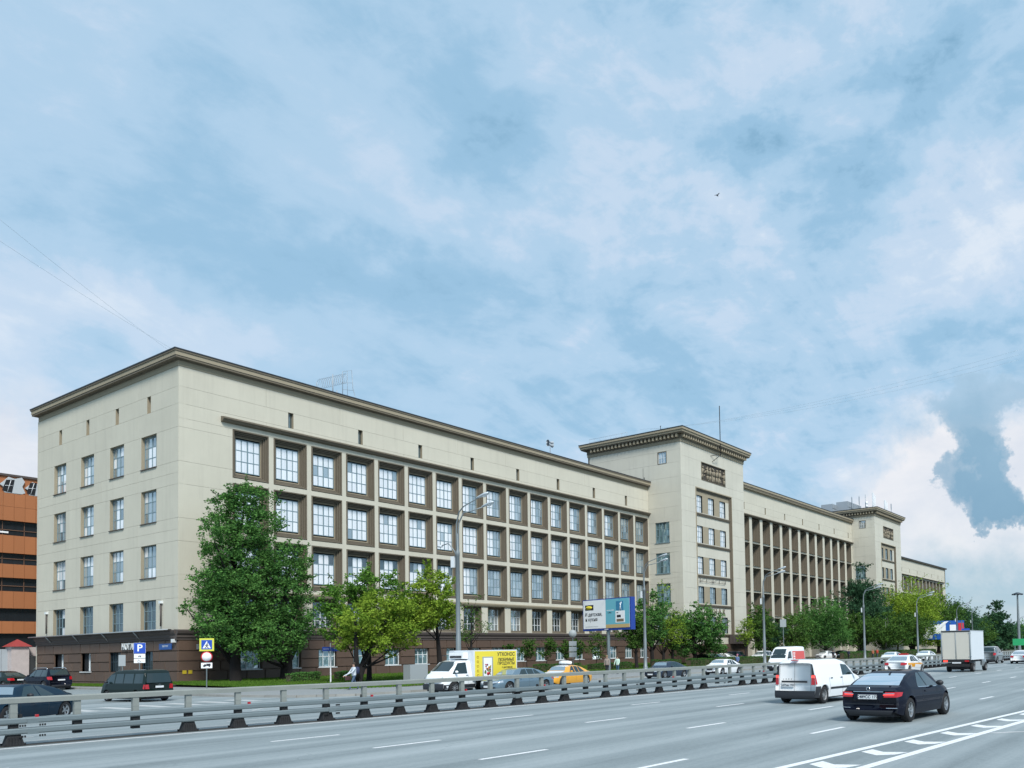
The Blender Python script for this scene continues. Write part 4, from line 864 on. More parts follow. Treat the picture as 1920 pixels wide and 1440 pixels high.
mk2 = bx('toy_kitchen', M_white, fr, 1.35, 2.65, -.285, -.275, 5.0, 6.15); bx('oven_door', M_black, mk2, 1.55, 2.1, -.29, -.285, 5.5, 5.75); bx('shelf', mat('poster_basket', (.2, .15, .1), .7), mk2, 1.5, 2.5, -.29, -.285, 5.08, 5.36)
bx('hob', M_black, mk2, 1.5, 1.75, -.29, -.285, 5.92, 6.0); bx('tap_panel', mat('poster_blue', (.04, .22, .38), .6), mk2, 1.45, 2.45, -.285, -.276, 6.2, 7.1); MB().tube([(1.9, -.29, 6.2), (2.2, -.29, 7.0)], .04, 5).tube([(2.15, -.29, 6.2), (2.0, -.29, 6.9)], .03, 5).build('utensil', M_white, mk2)
MB().tube([(-bw_ / 2 + .4, -.2, 7.45), (-bw_ / 2 + 1, -.9, 7.7)], .02, 5).tube([(0, -.2, 7.45), (.2, -.9, 7.75)], .02, 5).tube([(2, -.2, 7.45), (2.3, -.9, 7.75)], .02, 5).build('light_arm', M_galv, t)
up(fr, 'lettering', 'GALLERY', .14, M_white, 0, 4.38, -.26)

# ================================================================== BUILDING TO THE LEFT, GATE, WALL
M_or = mat('orange_panel', (.40, .150, .058), .6, noise=(.8, .08), objvar=.05)
OB = empty('orange_office_building', (0, 0, 0), 0, 'orange clad office building with dark ribbon windows, partly hidden behind the cream building', 'building')
bx('core', M_dark, OB, -10, 14, 45.9, 60, -.2, 24.3); bx('top_panel', M_or, OB, -10, 14, 45.2, 45.9, 22.6, 24.62); bx('parapet', M_plinthm, OB, -10.1, 14, 45.0, 45.4, 24.6, 24.85)
lev = [(19.25, 22.6, 2), (15.35, 17.5, 1), (12.4, 14.05, 1), (8.75, 10.8, 1), (5.75, 7.22, 1)]
om = {}
for z0, z1, n in lev:
    for j in range(n):
        h = (z1 - z0) / n
        for k in range(14):
            key = round(h, 3)
            if key not in om: om[key] = MB().box(.012, 1.108, -.05, .6, .012, h - .012).mesh('cladding_panel', M_or)
            inst('cladding_panel', om[key], OB, (-6.7 + 1.12 * k, 45, z0 + j * h), (0, 0, 0), (1 if n == 1 else 1, 1, 1))
gl_me = {}
for z0, z1 in ((17.5, 19.25), (14.05, 15.35), (10.8, 12.4), (7.22, 8.75), (.0, 5.75)):
    o = bx('ribbon_window', P_void, OB, -10, 14, 45.4, 45.5, z0, z1)
    if z0 > 9:
        q = MB().box(-10, 14, 45.3, 45.4, z0 + .62, z0 + .70)
        for k in range(9): q.box(-8.9 + 2.24 * k, -8.84 + 2.24 * k, 45.3, 45.4, z0, z1)
        q.build('mullion', mat('brown_metal', (.16, .09, .06), .5), o)
bx('light_strip', M_white, OB, 1.0, 2.9, 45.2, 45.3, 17.75, 17.95)
for k, (x, s_) in enumerate(((.3, 1), (2.9, 1.05), (5.3, .9))):     # irregular white window surrounds on the top storey
    P0 = [(-.9, 0), (-1.0, .7), (-1.35, .9), (-1.0, 1.25), (-.5, 1.85), (.1, 1.7), (.8, 1.95), (1.1, 1.5), (.85, .9), (1.15, .2), (.7, -.05)]
    o = MB().prism([(x + a * s_ + .4, 22.55 + b_ * s_) for a, b_ in P0], 44.95, 45.15, 'y').build('white_surround', mat('dull_white', (.5, .53, .55), .7), OB)
    MB().prism([(x - .75 * s_, 22.75), (x - .35 * s_, 24.1), (x + .45 * s_, 24.2), (x + .2 * s_, 22.65)], 44.9, 44.94, 'y').build('pane', M_dark, o)
    MB().tube([(x - .5, 44.88, 23.4), (x + .3, 44.88, 23.45)], .03, 4).tube([(x - .25, 44.88, 22.7), (x + .1, 44.88, 24.1)], .03, 4).build('glazing_bar', M_white, o)
t = empty('gate_pillar', (-1.0, 30.7, 0), 0, 'white and pink rendered gate pillar with a red pyramid roof beside the grey fence', 'gate pillar')
M_wash = mat('pink_white_render', (.50, .44, .43), .9, noise=(1.5, .22)); bx('pillar', M_wash, t, -.85, .75, -.7, .9, 0, 3.95)
MB().add([(-1.1, -.95, 3.95), (1.0, -.95, 3.95), (1.0, 1.15, 3.95), (-1.1, 1.15, 3.95), (-.05, .1, 4.75)], [(0, 1, 4), (1, 2, 4), (2, 3, 4), (3, 0, 4), (0, 3, 2, 1)]).build('roof', mat('red_roof', (.30, .035, .03), .6), t)
t = empty('courtyard_gate', (0, 30.3, 0), 0, 'dark grey metal courtyard gate between the white pillar and the office corner', 'gate'); bx('gate_leaf', mat('dark_gate', (.045, .05, .055), .6), t, -.25, 1.2, -.05, .05, .05, 2.95); MB().box(-.25, -.15, -.09, -.05, 0, 3).box(.45, .53, -.09, -.05, 0, 3).box(1.1, 1.2, -.09, -.05, 0, 3).build('gate_post', M_dark, t)
tag(bx('gate_wall', M_wash, None, -.3, 6, 31.0, 31.4, 0, 3.9), 'pinkish rendered wall above and behind the courtyard gate', 'wall')
t = empty('sheet_fence', (-5, 31, 0), 0, 'pale grey sheet metal fence at the left edge beside the gate pillar', 'fence')
mf = mat('grey_fence', (.36, .40, .43), .6, noise=(.8, .1), objvar=.04)
pfm = MB().box(.01, .78, -.03, .03, 0, 3.7).mesh('fence_panel', mf)
for k in range(11): inst('fence_panel', pfm, t, (-5.4 + .8 * k, 0, 0))

# ================================================================== ROOF THINGS
M_eq = mat('equipment_grey', (.36, .40, .44), .5, metal=.2)
t = empty('roof_hoop_barrier', (18.1, 2, 29.3), 0, 'coiled razor wire and a small metal gate frame standing on the near roof', 'roof barrier')
MB().tube([(0, 0, .3), (0, 0, 3.1), (1.15, 0, 3.55), (1.3, 0, 1.6), (1.7, 0, .4), (.6, 0, .2), (0, 0, .3)], .03, 5).tube([(0, 0, 1.9), (1.2, 0, 2.2)], .02, 4).tube([(0, 0, 1.2), (1.3, 0, 1.4)], .02, 4).tube([(.6, 0, .3), (.6, 0, 3.3)], .02, 4).build('gate_frame', M_eq, t)
co_ = [(-2.5 + 3.3 * (i / 140), .5 + .45 * math.cos(i * .55), 1.2 + 1.5 * (i / 140) + .55 * math.sin(i * .55)) for i in range(141)]
MB().tube(co_, .016, 4).build('wire_coil', M_eq, t)
MB().tube([(-1.2, 0, -.2), (-1.2, 0, 2.5)], .06, 6).tube([(-.7, 0, -.2), (-.7, 0, .9)], .07, 6).tube([(-3.1, 0, .2), (-3.1, 0, 1.2)], .04, 6).build('post', M_eq, t); MB().tube([(1.7, 0, .6), (2.6, 0, -.3)], .015, 4).build('stay_wire', M_eq, t)
t = empty('horn_antenna', (51.9, 2, 29.6), 0, 'small roof mast with horn loudspeakers on the near wing roof', 'antenna'); MB().lathe([(.05, 0), (.05, 2.0)], 6).build('mast', M_eq, t)
for z, s_ in ((1.9, 1), (1.5, 1), (1.9, -1), (1.5, -1)): MB().lathe([(.06, 0), (.28, s_ * .5)], 10, 'x', (0, 0, z)).build('horn', M_eq, t)
t = empty('roof_mast', (XT + 11.1, YT - 1.0, 34.3), 0, 'tall thin dark antenna mast bracketed to the first tower front', 'antenna'); MB().tube([(0, 0, 0), (0, 0, 8.2)], .07, 6).build('mast', M_rust, t); MB().tube([(0, 0, .1), (-1.6, 1, -.3)], .05, 5).tube([(0, 0, 0), (-1.2, .9, -1.2)], .05, 5).tube([(0, 0, 1.2), (-1.3, 1, .9)], .05, 5).build('bracket', M_rust, t)
t = empty('roof_rod', (70.3 + 4, -2, 36.6), 0, 'short lightning rod on the rim of the first tower', 'antenna'); MB().tube([(0, 0, 0), (0, 0, 1.2)], .05, 5).tube([(-.1, 0, 1.15), (.1, 0, 1.3)], .06, 5).build('rod', M_rust, t)
t = empty('roof_railing', (XT + .3, 9, 36.6), 0, 'thin pipe railing on the far left edge of the first tower roof', 'railing')
for k in range(8): MB().tube([(0, -5 + k * 1.1, 0), (0, -5 + k * 1.1, 1.1)], .02, 4).build('post', M_eq, t)
MB().tube([(0, -5, 1.1), (0, 2.7, 1.1)], .02, 4).tube([(0, -5, .6), (0, 2.7, .6)], .02, 4).build('rail', M_eq, t)
t = empty('ladder_cage', (XT - .8, .3, 29.1), 0, 'short thin rod at the end of the near wing roof against the first tower', 'antenna'); MB().tube([(0, 0, 0), (0, 0, 2.0)], .025, 4).tube([(.3, 0, 0), (.3, 0, .6)], .06, 4).build('rod', M_rust, t)
for k, (x, y, w, h, lb) in enumerate([(165.6, 5, 9.4, 2.3, 'left grey equipment cabinet on the second tower roof'), (168.3, 2, 10.2, 3.0, 'right grey equipment cabinet with open frame on the second tower roof')]):
    t = empty('roof_cabinet', (x, y, 36.3), 0, lb, 'equipment cabinet', 'equipment cabinets on the second tower'); bx('cabinet', M_eq, t, 0, w, 0, 3, 0, h); q = MB()
    for j in range(int(w)): q.box(j + .3, j + .36, -.05, 0, 0, h)
    q.box(0, w, -.06, -.05, h * .5, h * .5 + .1).build('cabinet_ribs', M_pole, t)
for k, (x, y, h, kind, lb) in enumerate([(170.9, 1.8, 4.5, 0, 'leftmost thin antenna pole behind the two roof cabinets'), (176.4, 1.8, 5.5, 0, 'thin antenna pole rising from the right roof cabinet'), (173.1, -1, 5.0, 1, 'antenna mast with round dishes beside the cabinet'), (178.6, -1, 6.1, 2, 'tallest and densest cluster of panel antennas on the second tower'), (178.9, -4, 3.9, 2, 'lower cluster of panel antennas near the front corner of the second tower'), (184.5, -4, 3.9, 0, 'last single antenna pole on the right rim of the second tower')]):
    t = empty('cell_antenna', (x, y, 36.3), 0, lb, 'antenna', 'antennas on the second tower roof'); MB().tube([(0, 0, 0), (0, 0, h)], .08, 6).build('mast', M_eq, t)
    if kind == 1:
        for z in (h * .4, h * .55): MB().lathe([(0, -.2), (.5, -.15), (.5, .1), (0, .15)], 12, 'y', (.1, -.3, z)).build('dish', M_white, t)
    if kind == 2:
        for j in range(5): MB().box(-.15, .15, -.08, .08, h * .45, h).build('panel_antenna', M_white, t, (-.9 + .45 * j, -.4 + .2 * (j % 2), -.5 * (j % 3)))
    if kind == 0: MB().box(-.12, .12, -.1, .1, h * .6, h * .95).build('panel_antenna', M_eq, t)
M_wire = mat('wire', (.40, .50, .58), .6)
def wire(name, a, b, sag, r_, lb):
    a, b = Vector(a), Vector(b); p = [a.lerp(b, i / 24) - Vector((0, 0, sag * 4 * (i / 24) * (1 - i / 24))) for i in range(25)]
    tag(MB().tube(p, r_, 4).build(name, M_wire), lb, 'cable', 'overhead cables in the sky')
Fr = lambda x, y, d: CAMP + (Fv + Rv * ((x - 1185.012) / 1569.014) - Uv * ((y - 1159.715) / 1569.014)) * d
wire('overhead_cable', (-19.2, -18.1, 27.0), (.6, 2, 29.3), .15, .007, 'upper thin cable running up left from the near roof corner'); wire('overhead_cable', (-19.4, -18.0, 25.9), (.4, 1.0, 29.2), .15, .007, 'lower thin cable running up left from the near roof corner')
for k in range(3): wire('overhead_cable', (74.4, -2 + 2 * k, 37.4 + .3 * k), (70.4 - .5 * k, -55.4, 37.2 - .75 * k), 1.0 + .2 * k, .011, ['highest', 'middle', 'lowest'][k] + ' of the three cables crossing the sky to the right of the first tower')

# ---- filling station totem and sheds far right
t = empty('filling_station_sign', (168.4, -17.6, .12), facing(168.4, -17.6), 'blue, white and red filling station canopy sign among the trees', 'sign')
bx('blue_panel', mat('station_blue', (.01, .10, .42), .5), t, -.2, 7.4, 0, .6, 5.3, 8.0); bx('white_panel', M_white, t, -1.2, 3.3, -.1, -.02, 5.0, 7.2); bx('canopy', MATS['station_blue'], t, -5.5, 5, -.2, 3, 3.6, 4.9); bx('red_panel', M_red, t, 6.1, 7.3, -.1, -.02, 5.2, 7.4); bx('white_panel', M_white, t, 4.2, 5.6, -.1, -.02, 5.5, 7.0)
MB().prism([(-3.2, 4.4), (-.5, 5.2), (3.0, 7.8), (4.0, 7.9), (.6, 5.0), (.2, 3.9), (-1.4, 3.8)], -.3, -.22, 'y').build('white_stripe', M_white, t)
for x in (-3, 3.5): MB().lathe([(.16, 0), (.16, 4)], 8, 'z', (x, .5, 0)).build('post', M_galv, t)
t = empty('green_hoarding', (196, -31, .12), facing(196, -31), 'bright green hoarding panel at the far right edge', 'hoarding'); bx('panel', mat('green_panel', (.02, .35, .13), .5), t, -.4, 4, 0, .2, 1.8, 3.5); bx('post', M_galv, t, 0, .2, .05, .15, 0, 1.8)
# air conditioner on the wall
t = empty('air_conditioner', (XT + .0, -2.0, 4.15), R(-90), 'small white air conditioner on the side of the first tower', 'air conditioner'); bx('housing', M_white, t, -.45, .45, -.42, -.05, -.3, .3); MB().lathe([(0, -.43), (.22, -.43), (.22, -.42)], 14, 'y', (-.1, 0, 0)).build('fan_grille', M_black, t)
# ================================================================== TREES
# crown masses of the five nearest trees: (x, y, z, radius) from the trunk base
BL = {
 'A':  [(0.35,-0.94,16.17,1.14),(-0.47,0.16,15.43,1.23),(-0.67,-0.19,15.37,1.11),(2.37,-0.47,15.97,1.16),(1.01,0.37,14.78,1.59),(0.53,-0.45,14.63,1.44),(-0.97,0.45,13.46,1.33),(-1.52,-0.54,13.3,1.2),(1.93,-1.56,13.81,1.39),(4.06,1.88,14.41,1.26),(-2.94,-1.75,12.4,0.88),(1.5,1.21,12.93,1.59),(-0.07,-1.46,12.52,1.44),(-1.49,-0.87,11.16,1.44),(-0.42,1.04,11.42,1.31),(1.83,-0.96,11.89,1.39),(3.12,1.15,12.19,1.25),(-1.11,1.78,11.2,0.77),(0.05,-0.11,10.07,1.8),(0.18,0.13,10.09,1.63),(-1.42,1.21,8.98,1.32),(-2.87,-1.45,8.72,1.19),(-1.05,-0.09,7.86,1.78),(-0.94,0.1,7.87,1.61),(-2.02,0.5,7.21,1.2),(-2.62,-0.6,7.13,1.09),(0.05,-1.26,8.06,1.81),(1.67,1.51,8.3,1.64),(-0.06,0.49,6.21,1.9),(-0.67,-0.58,6.15,1.72),(-1.35,1.32,5.57,1.21),(-2.94,-1.59,5.43,1.09),(1.06,0.08,5.36,1.82),(0.95,-0.1,5.35,1.65),(-0.73,0.87,4.28,1.55),(-1.8,-1.04,4.22,1.4),(-2.38,0.62,4.68,0.76),(-0.14,-1.57,3.37,1.36),(1.89,1.88,3.44,1.23),(-0.48,0.93,3.21,1.11),(-3.89,0.33,6.3,0.6)] ,
 'B':  [(0.44,-0.52,11.45,1.06),(-1.95,-1.22,10.75,1.39),(-0.27,1.46,11.1,1.26),(2.43,0.95,10.81,0.96),(-0.02,-0.07,9.87,1.64),(0.08,0.09,9.89,1.49),(-1.55,0.57,9.15,1.38),(-2.33,-0.68,9.02,1.25),(1.93,0.98,9.15,1.19),(-0.11,0.56,7.88,1.87),(-0.89,-0.67,7.78,1.69),(2.26,1.09,7.32,1.07),(-1.61,-0.27,6.23,1.62),(-1.23,0.33,6.26,1.46),(1.53,0.78,5.68,1.42),(0.39,-0.94,5.59,1.29),(1.42,-0.14,4.5,1.19),(0.25,1.13,4.53,1.87),(-1.34,-1.36,4.44,1.69),(-1.54,0.99,4.29,1.37),(-2.88,-1.18,4.22,1.24),(-0.18,-1.05,3.36,1.3),(1.33,1.26,3.4,1.17),(-2.03,-0.95,2.93,1.38),(-0.73,1.14,2.95,1.25),(-3.06,-0.74,2.3,0.91)] ,
 'C0':  [(-1.74,1.12,7.45,1.04),(-3.59,-0.15,6.7,0.83),(-2.81,0.3,5.56,1.14),(-3.3,-0.36,5.52,1.03),(-3.61,-0.48,4.13,0.93),(-0.63,0.02,7.04,1.18),(-0.66,-0.02,7.03,1.06),(1.15,-0.27,8.14,1.1),(-0.42,-0.36,8.25,0.97),(4.99,0.2,5.1,1.37),(4.6,-0.25,5.08,1.24),(3.62,0.2,5.29,1.35),(3.24,-0.24,5.27,1.22),(4.01,0.97,7.51,1.12)] ,
 'C1':  [(2.35,0.34,6.09,1.34),(1.59,-0.62,6.02,1.22),(0.43,0.93,4.88,1.2),(-1.28,-1.34,4.76,1.09),(4.96,0.76,5.78,1.17),(3.38,-1.13,5.66,1.06),(6.56,1.08,6.26,0.97),(0.42,0.31,3.69,1.21),(-0.27,-0.59,3.67,1.1),(1.59,-0.91,4.44,1.56),(3.01,0.87,4.52,1.41),(4.95,0.77,4.13,1.28),(3.35,-1.14,4.06,1.15),(-0.21,1.02,3.13,0.9),(2.27,0.87,3.11,1.23),(0.58,-1.27,3.08,1.12),(3.59,0.07,2.89,1.05),(5.68,0.41,3.09,0.54),(2.17,-0.79,5.64,1.04),(1.67,0.7,5.49,0.82)] ,
 'D':  [(-0.65,0.15,8.75,1.02),(-2.02,-0.43,7.78,1.12),(-0.45,-0.87,7.62,1.03),(-1.58,0.71,6.79,0.89),(0.64,0.98,6.44,1.25),(-1.31,-1.18,6.28,1.14),(0.44,-0.82,6.13,0.7),(-0.86,0.6,5.29,1.24),(-2.03,-0.72,5.21,1.12),(0.44,-0.18,5.07,0.92),(-3.1,-0.7,4.98,0.89)] }

def tree(name, x, y, h, rx, th, n, size, m, label, z0=.14, env=None, K=26, tr=.22, lean=(0, 0), bark=None, group='trees along the lawn', br=None, asp=.55, ry=None, forks=0, seed=0, flat=.5, trunk2=None, masses=None):
    r_ = np.random.default_rng(int(abs(x) * 31 + abs(y) * 7 + seed)); ry = ry or rx
    t = empty(name, (x, y, z0), 0, label, 'tree', group)
    env = env or [(0, .35), (.15, .8), (.35, 1.0), (.6, .9), (.8, .6), (1, .15)]
    tt = [e[0] for e in env]; ee = [e[1] for e in env]
    cen = []
    for i in range(K):
        f_ = (i + .5) / K if i < K * .7 else r_.random(); e = np.interp(f_, tt, ee); a = r_.random() * 2 * math.pi + i * 2.4; rr = e * (r_.random() ** .5) * .82
        cz = th + (h - th) * (.06 + .88 * f_); cen.append((rx * rr * math.cos(a) + lean[0] * cz / h, ry * rr * math.sin(a) + lean[1] * cz / h, cz, (br or .30) * max(rx, ry) * (.55 + .6 * r_.random()) * (.55 + .45 * e)))
    if masses: cen = [(a_, b_4, c_4, r4 * .93) for a_, b_4, c_4, r4 in masses]; K = len(cen)
    mb = MB(); top = h * .82
    pts = [(lean[0] * f_ + .10 * h / 12 * math.sin(f_ * 7 + x), lean[1] * f_ + .10 * h / 12 * math.cos(f_ * 5 + x), top * f_) for f_ in (0, .03, .12, .25, .4, .55, .7, .85, 1)]
    mb.tube(pts, [tr * 1.5, tr * 1.15, tr, tr * .92, tr * .75, tr * .55, tr * .38, tr * .22, tr * .08], 10)
    for c in cen[::1 if K < 30 else 2]:
        zb = max(th * .7, c[2] - (h - th) * .28); f_ = min(.95, zb / top); b_ = Vector((np.interp(f_, [0, .03, .12, .25, .4, .55, .7, .85, 1], [p[0] for p in pts]), np.interp(f_, [0, .03, .12, .25, .4, .55, .7, .85, 1], [p[1] for p in pts]), zb))
        e_ = Vector(c[:3]); md = b_.lerp(e_, .55) + Vector((r_.normal() * .1, r_.normal() * .1, -.12)) * rx * .3; q = tr * (.42 - .28 * f_)
        mb.tube([b_, md, e_], [q, q * .6, q * .2], 6)
    if trunk2:
        mb.tube([(0, 0, 0), (trunk2[0] * .5, trunk2[1] * .5, th * .8), (trunk2[0], trunk2[1], h * .6)], [tr * 1.1, tr * .8, tr * .3], 10)
    mb.build('trunk', bark or M_bark, t)
    w = np.array([c[3] ** 2 for c in cen]); w = w / w.sum(); cnt = (w * n).astype(int) + 3; Ps = []
    for c, k in zip(cen, cnt):
        d = r_.normal(size=(k, 3)); d /= np.linalg.norm(d, axis=1)[:, None]
        rad = c[3] * (1 + .22 * np.sin(d[:, 0] * 4 + c[0]) * np.cos(d[:, 2] * 5 + c[1])) * (.55 + .5 * r_.random(k) ** .45)
        ns = max(7, int(10 + 5 * c[3])); sd = r_.normal(size=(ns, 3)); sd[:, 2] = sd[:, 2] * .8 + .15; sd /= np.linalg.norm(sd, axis=1)[:, None]   # sprays: leaves gather in tufts at branch ends
        sr = c[3] * (.60 + .42 * r_.random(ns)); cen_s = sd * sr[:, None] * np.array([1.12, 1.12, .85]); pick = r_.integers(0, ns, k)
        P = np.array(c[:3]) + cen_s[pick] + r_.normal(size=(k, 3)) * np.array([.19, .19, .12]) * c[3]; loose = r_.random(k) < .16
        P[loose] = (np.array(c[:3]) + d * rad[:, None] * np.array([1.1, 1.1, .8]))[loose]; Ps.append(P)
        # twig sprays that break the outline
        for q in range(5):
            d0 = r_.normal(size=3); d0[2] = abs(d0[2]) * .8 + .1; d0 /= np.linalg.norm(d0); s_ = r_.random(int(k * .045) + 2)[:, None]
            Ps.append(np.array(c[:3]) + d0 * c[3] * (.85 + .85 * s_) + r_.normal(size=(len(s_), 3)) * .07 * c[3])
    P = np.concatenate(Ps); P = P[P[:, 2] > th * .8]
    inst('crown', quad_mesh('crown', leaf_quads(P, size, flat, asp), m), t); return t
tall = [(0, .75), (.12, .95), (.3, 1.0), (.5, .85), (.62, .66), (.8, .52), (.92, .36), (1, .12)]
tree('maple_tree', 2.6, -4.2, 17.9, 4.3, 1.8, 36000, .22, L_dark, 'tallest dark green maple in front of the near corner of the cream wall', env=tall, K=62, tr=.42, br=.27, seed=1, masses=BL['A'])
tree('maple_tree', 6.9, -5.0, 13.2, 3.0, 1.8, 22000, .22, L_dark, 'shorter dark maple merging with the tallest one, thick black trunk beside the clipped bushes', env=[(0, .7), (.2, 1), (.5, 1), (.8, .75), (1, .3)], K=40, tr=.48, br=.30, seed=2, masses=BL['B'])
tree('ash_leaved_maple_tree', 3.9, -18.9, 8.4, 4.5, 1.5, 17000, .21, L_yel, 'wide yellow-green maple with two dark leaning trunks near the walking pedestrian', env=[(0, .5), (.2, 1), (.5, 1), (.8, .8), (1, .35)], K=46, tr=.27, lean=(3.0, .2), br=.27, trunk2=(-.9, -1.0), seed=3, masses=BL['C1'])
tree('ash_leaved_maple_tree', 13.4, -17.6, 9.2, 2.7, 3.2, 11000, .21, L_yel, 'yellow-green maple with a bent dark trunk left of the nearest lamp', env=[(0, .55), (.3, 1), (.6, .9), (.85, .6), (1, .3)], K=22, tr=.24, lean=(-.2, .3), br=.34, seed=4, masses=BL['D'])
tree('ash_leaved_maple_tree', 7.2, -16.0, 8.6, 2.8, 2.6, 13000, .21, L_lime, 'green maple filling the gap between the two yellow-green maples', K=16, tr=.2, br=.36, seed=5, masses=BL['C0'])
tree('thin_tree', 22.2, -12.5, 8.3, 2.0, 3.0, 900, .18, L_mid, 'nearly bare thin tree with few leaves behind the yellow truck box', K=14, tr=.17, br=.4, seed=6, env=[(0, .6), (.5, 1), (1, .5)])
for k, (x, h, w, lb) in enumerate([(31.3, 3.2, .55, 'smallest young lime tree just right of the truck box'), (34.2, 3.6, .85, 'second young lime tree right of the truck box'), (37.6, 4.0, .95, 'young lime tree above the hedge end, tallest of the row'), (41.2, 3.4, .6, 'young lime tree half behind the round sign back'), (43.8, 3.9, .7, 'narrow young lime tree just right of the round sign'), (47.2, 4.1, 1.05, 'broad young lime tree left of the billboard post')]):
    tree('young_tree', x, -9.0, h + .45, w * 1.35, 1.4, 1500, .19, L_mid, lb, K=9, tr=.045, br=.5, group='young trees in front of the granite base', seed=k)
T = [
 ('maple_tree', 46.5, -15.5, 7.4, 2.7, 2.3, 6500, .24, L_mid, 'green tree directly behind the right edge of the billboard', dict(tr=.2)),
 ('maple_tree', 52.2, -14.0, 10.2, 2.9, 2.6, 9000, .24, L_dark, 'dark tree between the billboard and the second lamp', dict(tr=.25)),
 ('poplar_tree', 56.6, -13, 11.4, 3.4, 2.0, 3000, .20, L_yel, 'thin airy pale-leaved tree in front of the first tower corner', dict(tr=.20, K=30, env=[(0, .8), (.3, 1), (.6, .7), (1, .2)])),
 ('poplar_tree', 60.5, -12, 8.0, 2.4, 2.0, 4000, .22, L_mid, 'low green tree between the airy tree and the dense round dark tree', dict(tr=.2)),
 ('linden_tree', 65.6, -12.5, 9.5, 4.6, 1.4, 17000, .28, L_dark, 'dense round dark linden below the first tower letters', dict(tr=.3, K=36, env=[(0, .85), (.2, 1), (.45, .95), (.7, .6), (1, .15)])),
 ('birch_tree', 78.3, -14, 8.2, 2.0, 2.5, 1300, .24, L_yel, 'small sparse sunlit tree against the pale tower wall', dict(tr=.12, K=18)),
 ('columnar_tree', 86.3, -12.5, 10.4, 3.3, 1.6, 7500, .27, L_mid, 'columnar green tree left of the third lamp', dict(tr=.25, K=28, env=[(0, .8), (.4, 1), (.8, .6), (1, .2)])),
 ('columnar_tree', 92.5, -11.5, 8.6, 2.8, 1.6, 5000, .27, L_blue, 'lower dark tree behind the square sign back', dict(tr=.25)),
 ('columnar_tree', 99.2, -12.5, 9.8, 4.0, 1.4, 9000, .28, L_mid, 'broader green tree behind the white high-roof van', dict(tr=.25, K=28, env=[(0, .9), (.4, 1), (.8, .55), (1, .15)])),
 ('linden_tree', 114.3, -12.5, 11.4, 7.0, 2.4, 17000, .32, L_dark, 'dense round very dark tree before the middle wing', dict(tr=.35, K=38, ry=5, env=[(0, .8), (.25, 1), (.6, .95), (.85, .6), (1, .3)])),
 ('birch_tree', 125.5, -15, 9.5, 4.2, 2.0, 6000, .32, L_mid, 'pale green tree left of the tall dark poplar', dict(tr=.2)),
 ('poplar_tree', 141, -10, 20.5, 8.2, 3.0, 21000, .42, L_blue, 'tallest dark bluish poplar in front of the second tower', dict(tr=.4, K=44, ry=6, env=[(0, .95), (.35, 1), (.55, .75), (.75, .55), (.9, .38), (1, .12)])),
 ('birch_tree', 131.5, -18.5, 9.6, 5.8, 1.6, 11000, .34, L_mid, 'rounded green birch with white trunk below the tall poplar', dict(tr=.18, bark=M_birch)),
 ('maple_tree', 153.5, -17, 10.6, 5.5, 2, 9000, .36, L_mid, 'green tree between the tall poplar and the yellow-green maple', dict(tr=.3)),
 ('maple_tree', 172.5, -12, 18.6, 12.5, 2.4, 26000, .44, L_yel, 'broadest yellow-green maple hiding the far wing', dict(tr=.45, K=52, ry=8, env=[(0, .8), (.3, 1), (.6, .95), (.85, .7), (1, .3)])),
 ('maple_tree', 196, -12, 15.4, 11, 2.4, 16000, .46, L_mid, 'green maple right of the broadest one, in front of the far wing end', dict(tr=.4, K=36, ry=7)),
 ('maple_tree', 217, -12, 13.8, 11, 2.0, 14000, .46, L_blue, 'dark green tree just beyond the far end of the building', dict(tr=.4, K=32, ry=7)),
 ('maple_tree', 236, -12, 11.4, 10, 2.0, 10000, .5, L_mid, 'lower tree sloping down toward the gap before the fir', dict(tr=.35, K=26, ry=7)),
 ('fir_tree', 256, -14.5, 17.2, 10.5, 1.0, 16000, .55, L_blue, 'dark spiky tree standing alone right of the box truck', dict(tr=.35, K=60, br=.16, ry=7, env=[(0, .9), (.25, 1), (.5, .85), (.75, .55), (1, .2)])),
 ('maple_tree', 300, -16, 8.5, 12, 1.5, 6000, .6, L_dark, 'dark low tree behind the tall blue route sign', dict(tr=.3, ry=7)),
 ('maple_tree', 345, -22, 9, 14, 1.5, 6000, .7, L_dark, 'far dark tree below the floodlight mast', dict(tr=.3, ry=8)),
 ('maple_tree', 400, -28, 8.5, 18, 1.5, 6000, .8, L_dark, 'farthest dark tree at the right edge of the picture', dict(tr=.3, ry=8)),
]
for a in T:
    kw = a[10]; tree(*a[:10], **{**dict(K=24, br=.32, seed=len(a[9])), **kw})
# undergrowth behind the hedge
def hedge(name, x0, x1, y0, y1, z0, h, n, m, label, size=.10, group='clipped hedges along the lawn', cat='hedge'):
    t = empty(name, ((x0 + x1) / 2, (y0 + y1) / 2, z0), 0, label, cat, group); L_ = math.hypot(x1 - x0, y1 - y0); an = math.atan2(y1 - y0, x1 - x0); t.rotation_euler = (0, 0, an); w = .9
    k = n; P = np.stack([rng.uniform(-L_ / 2, L_ / 2, k), rng.uniform(-w / 2, w / 2, k), rng.uniform(.05, 1, k) * h], 1); s = rng.integers(0, 3, k)
    P[s == 0, 2] = h * rng.uniform(.86, 1.04, (s == 0).sum()); P[s == 1, 1] = -w / 2 * rng.uniform(.85, 1.08, (s == 1).sum())
    P += .05 * np.sin(P[:, :1] * 2.3) * np.array([[0, 1, 1]])
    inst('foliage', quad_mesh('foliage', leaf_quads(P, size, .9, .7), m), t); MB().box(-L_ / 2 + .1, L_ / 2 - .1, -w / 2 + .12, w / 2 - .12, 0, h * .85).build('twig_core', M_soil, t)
hedge('hedge', 30.5, 36.6, -13.4, -14.6, .2, .85, 4500, L_hedge, 'hedge behind the orange taxi')
hedge('hedge', 38.8, 41.2, -14.2, -15.0, .2, .72, 2000, L_hedge, 'short light hedge right behind the taxi rear')
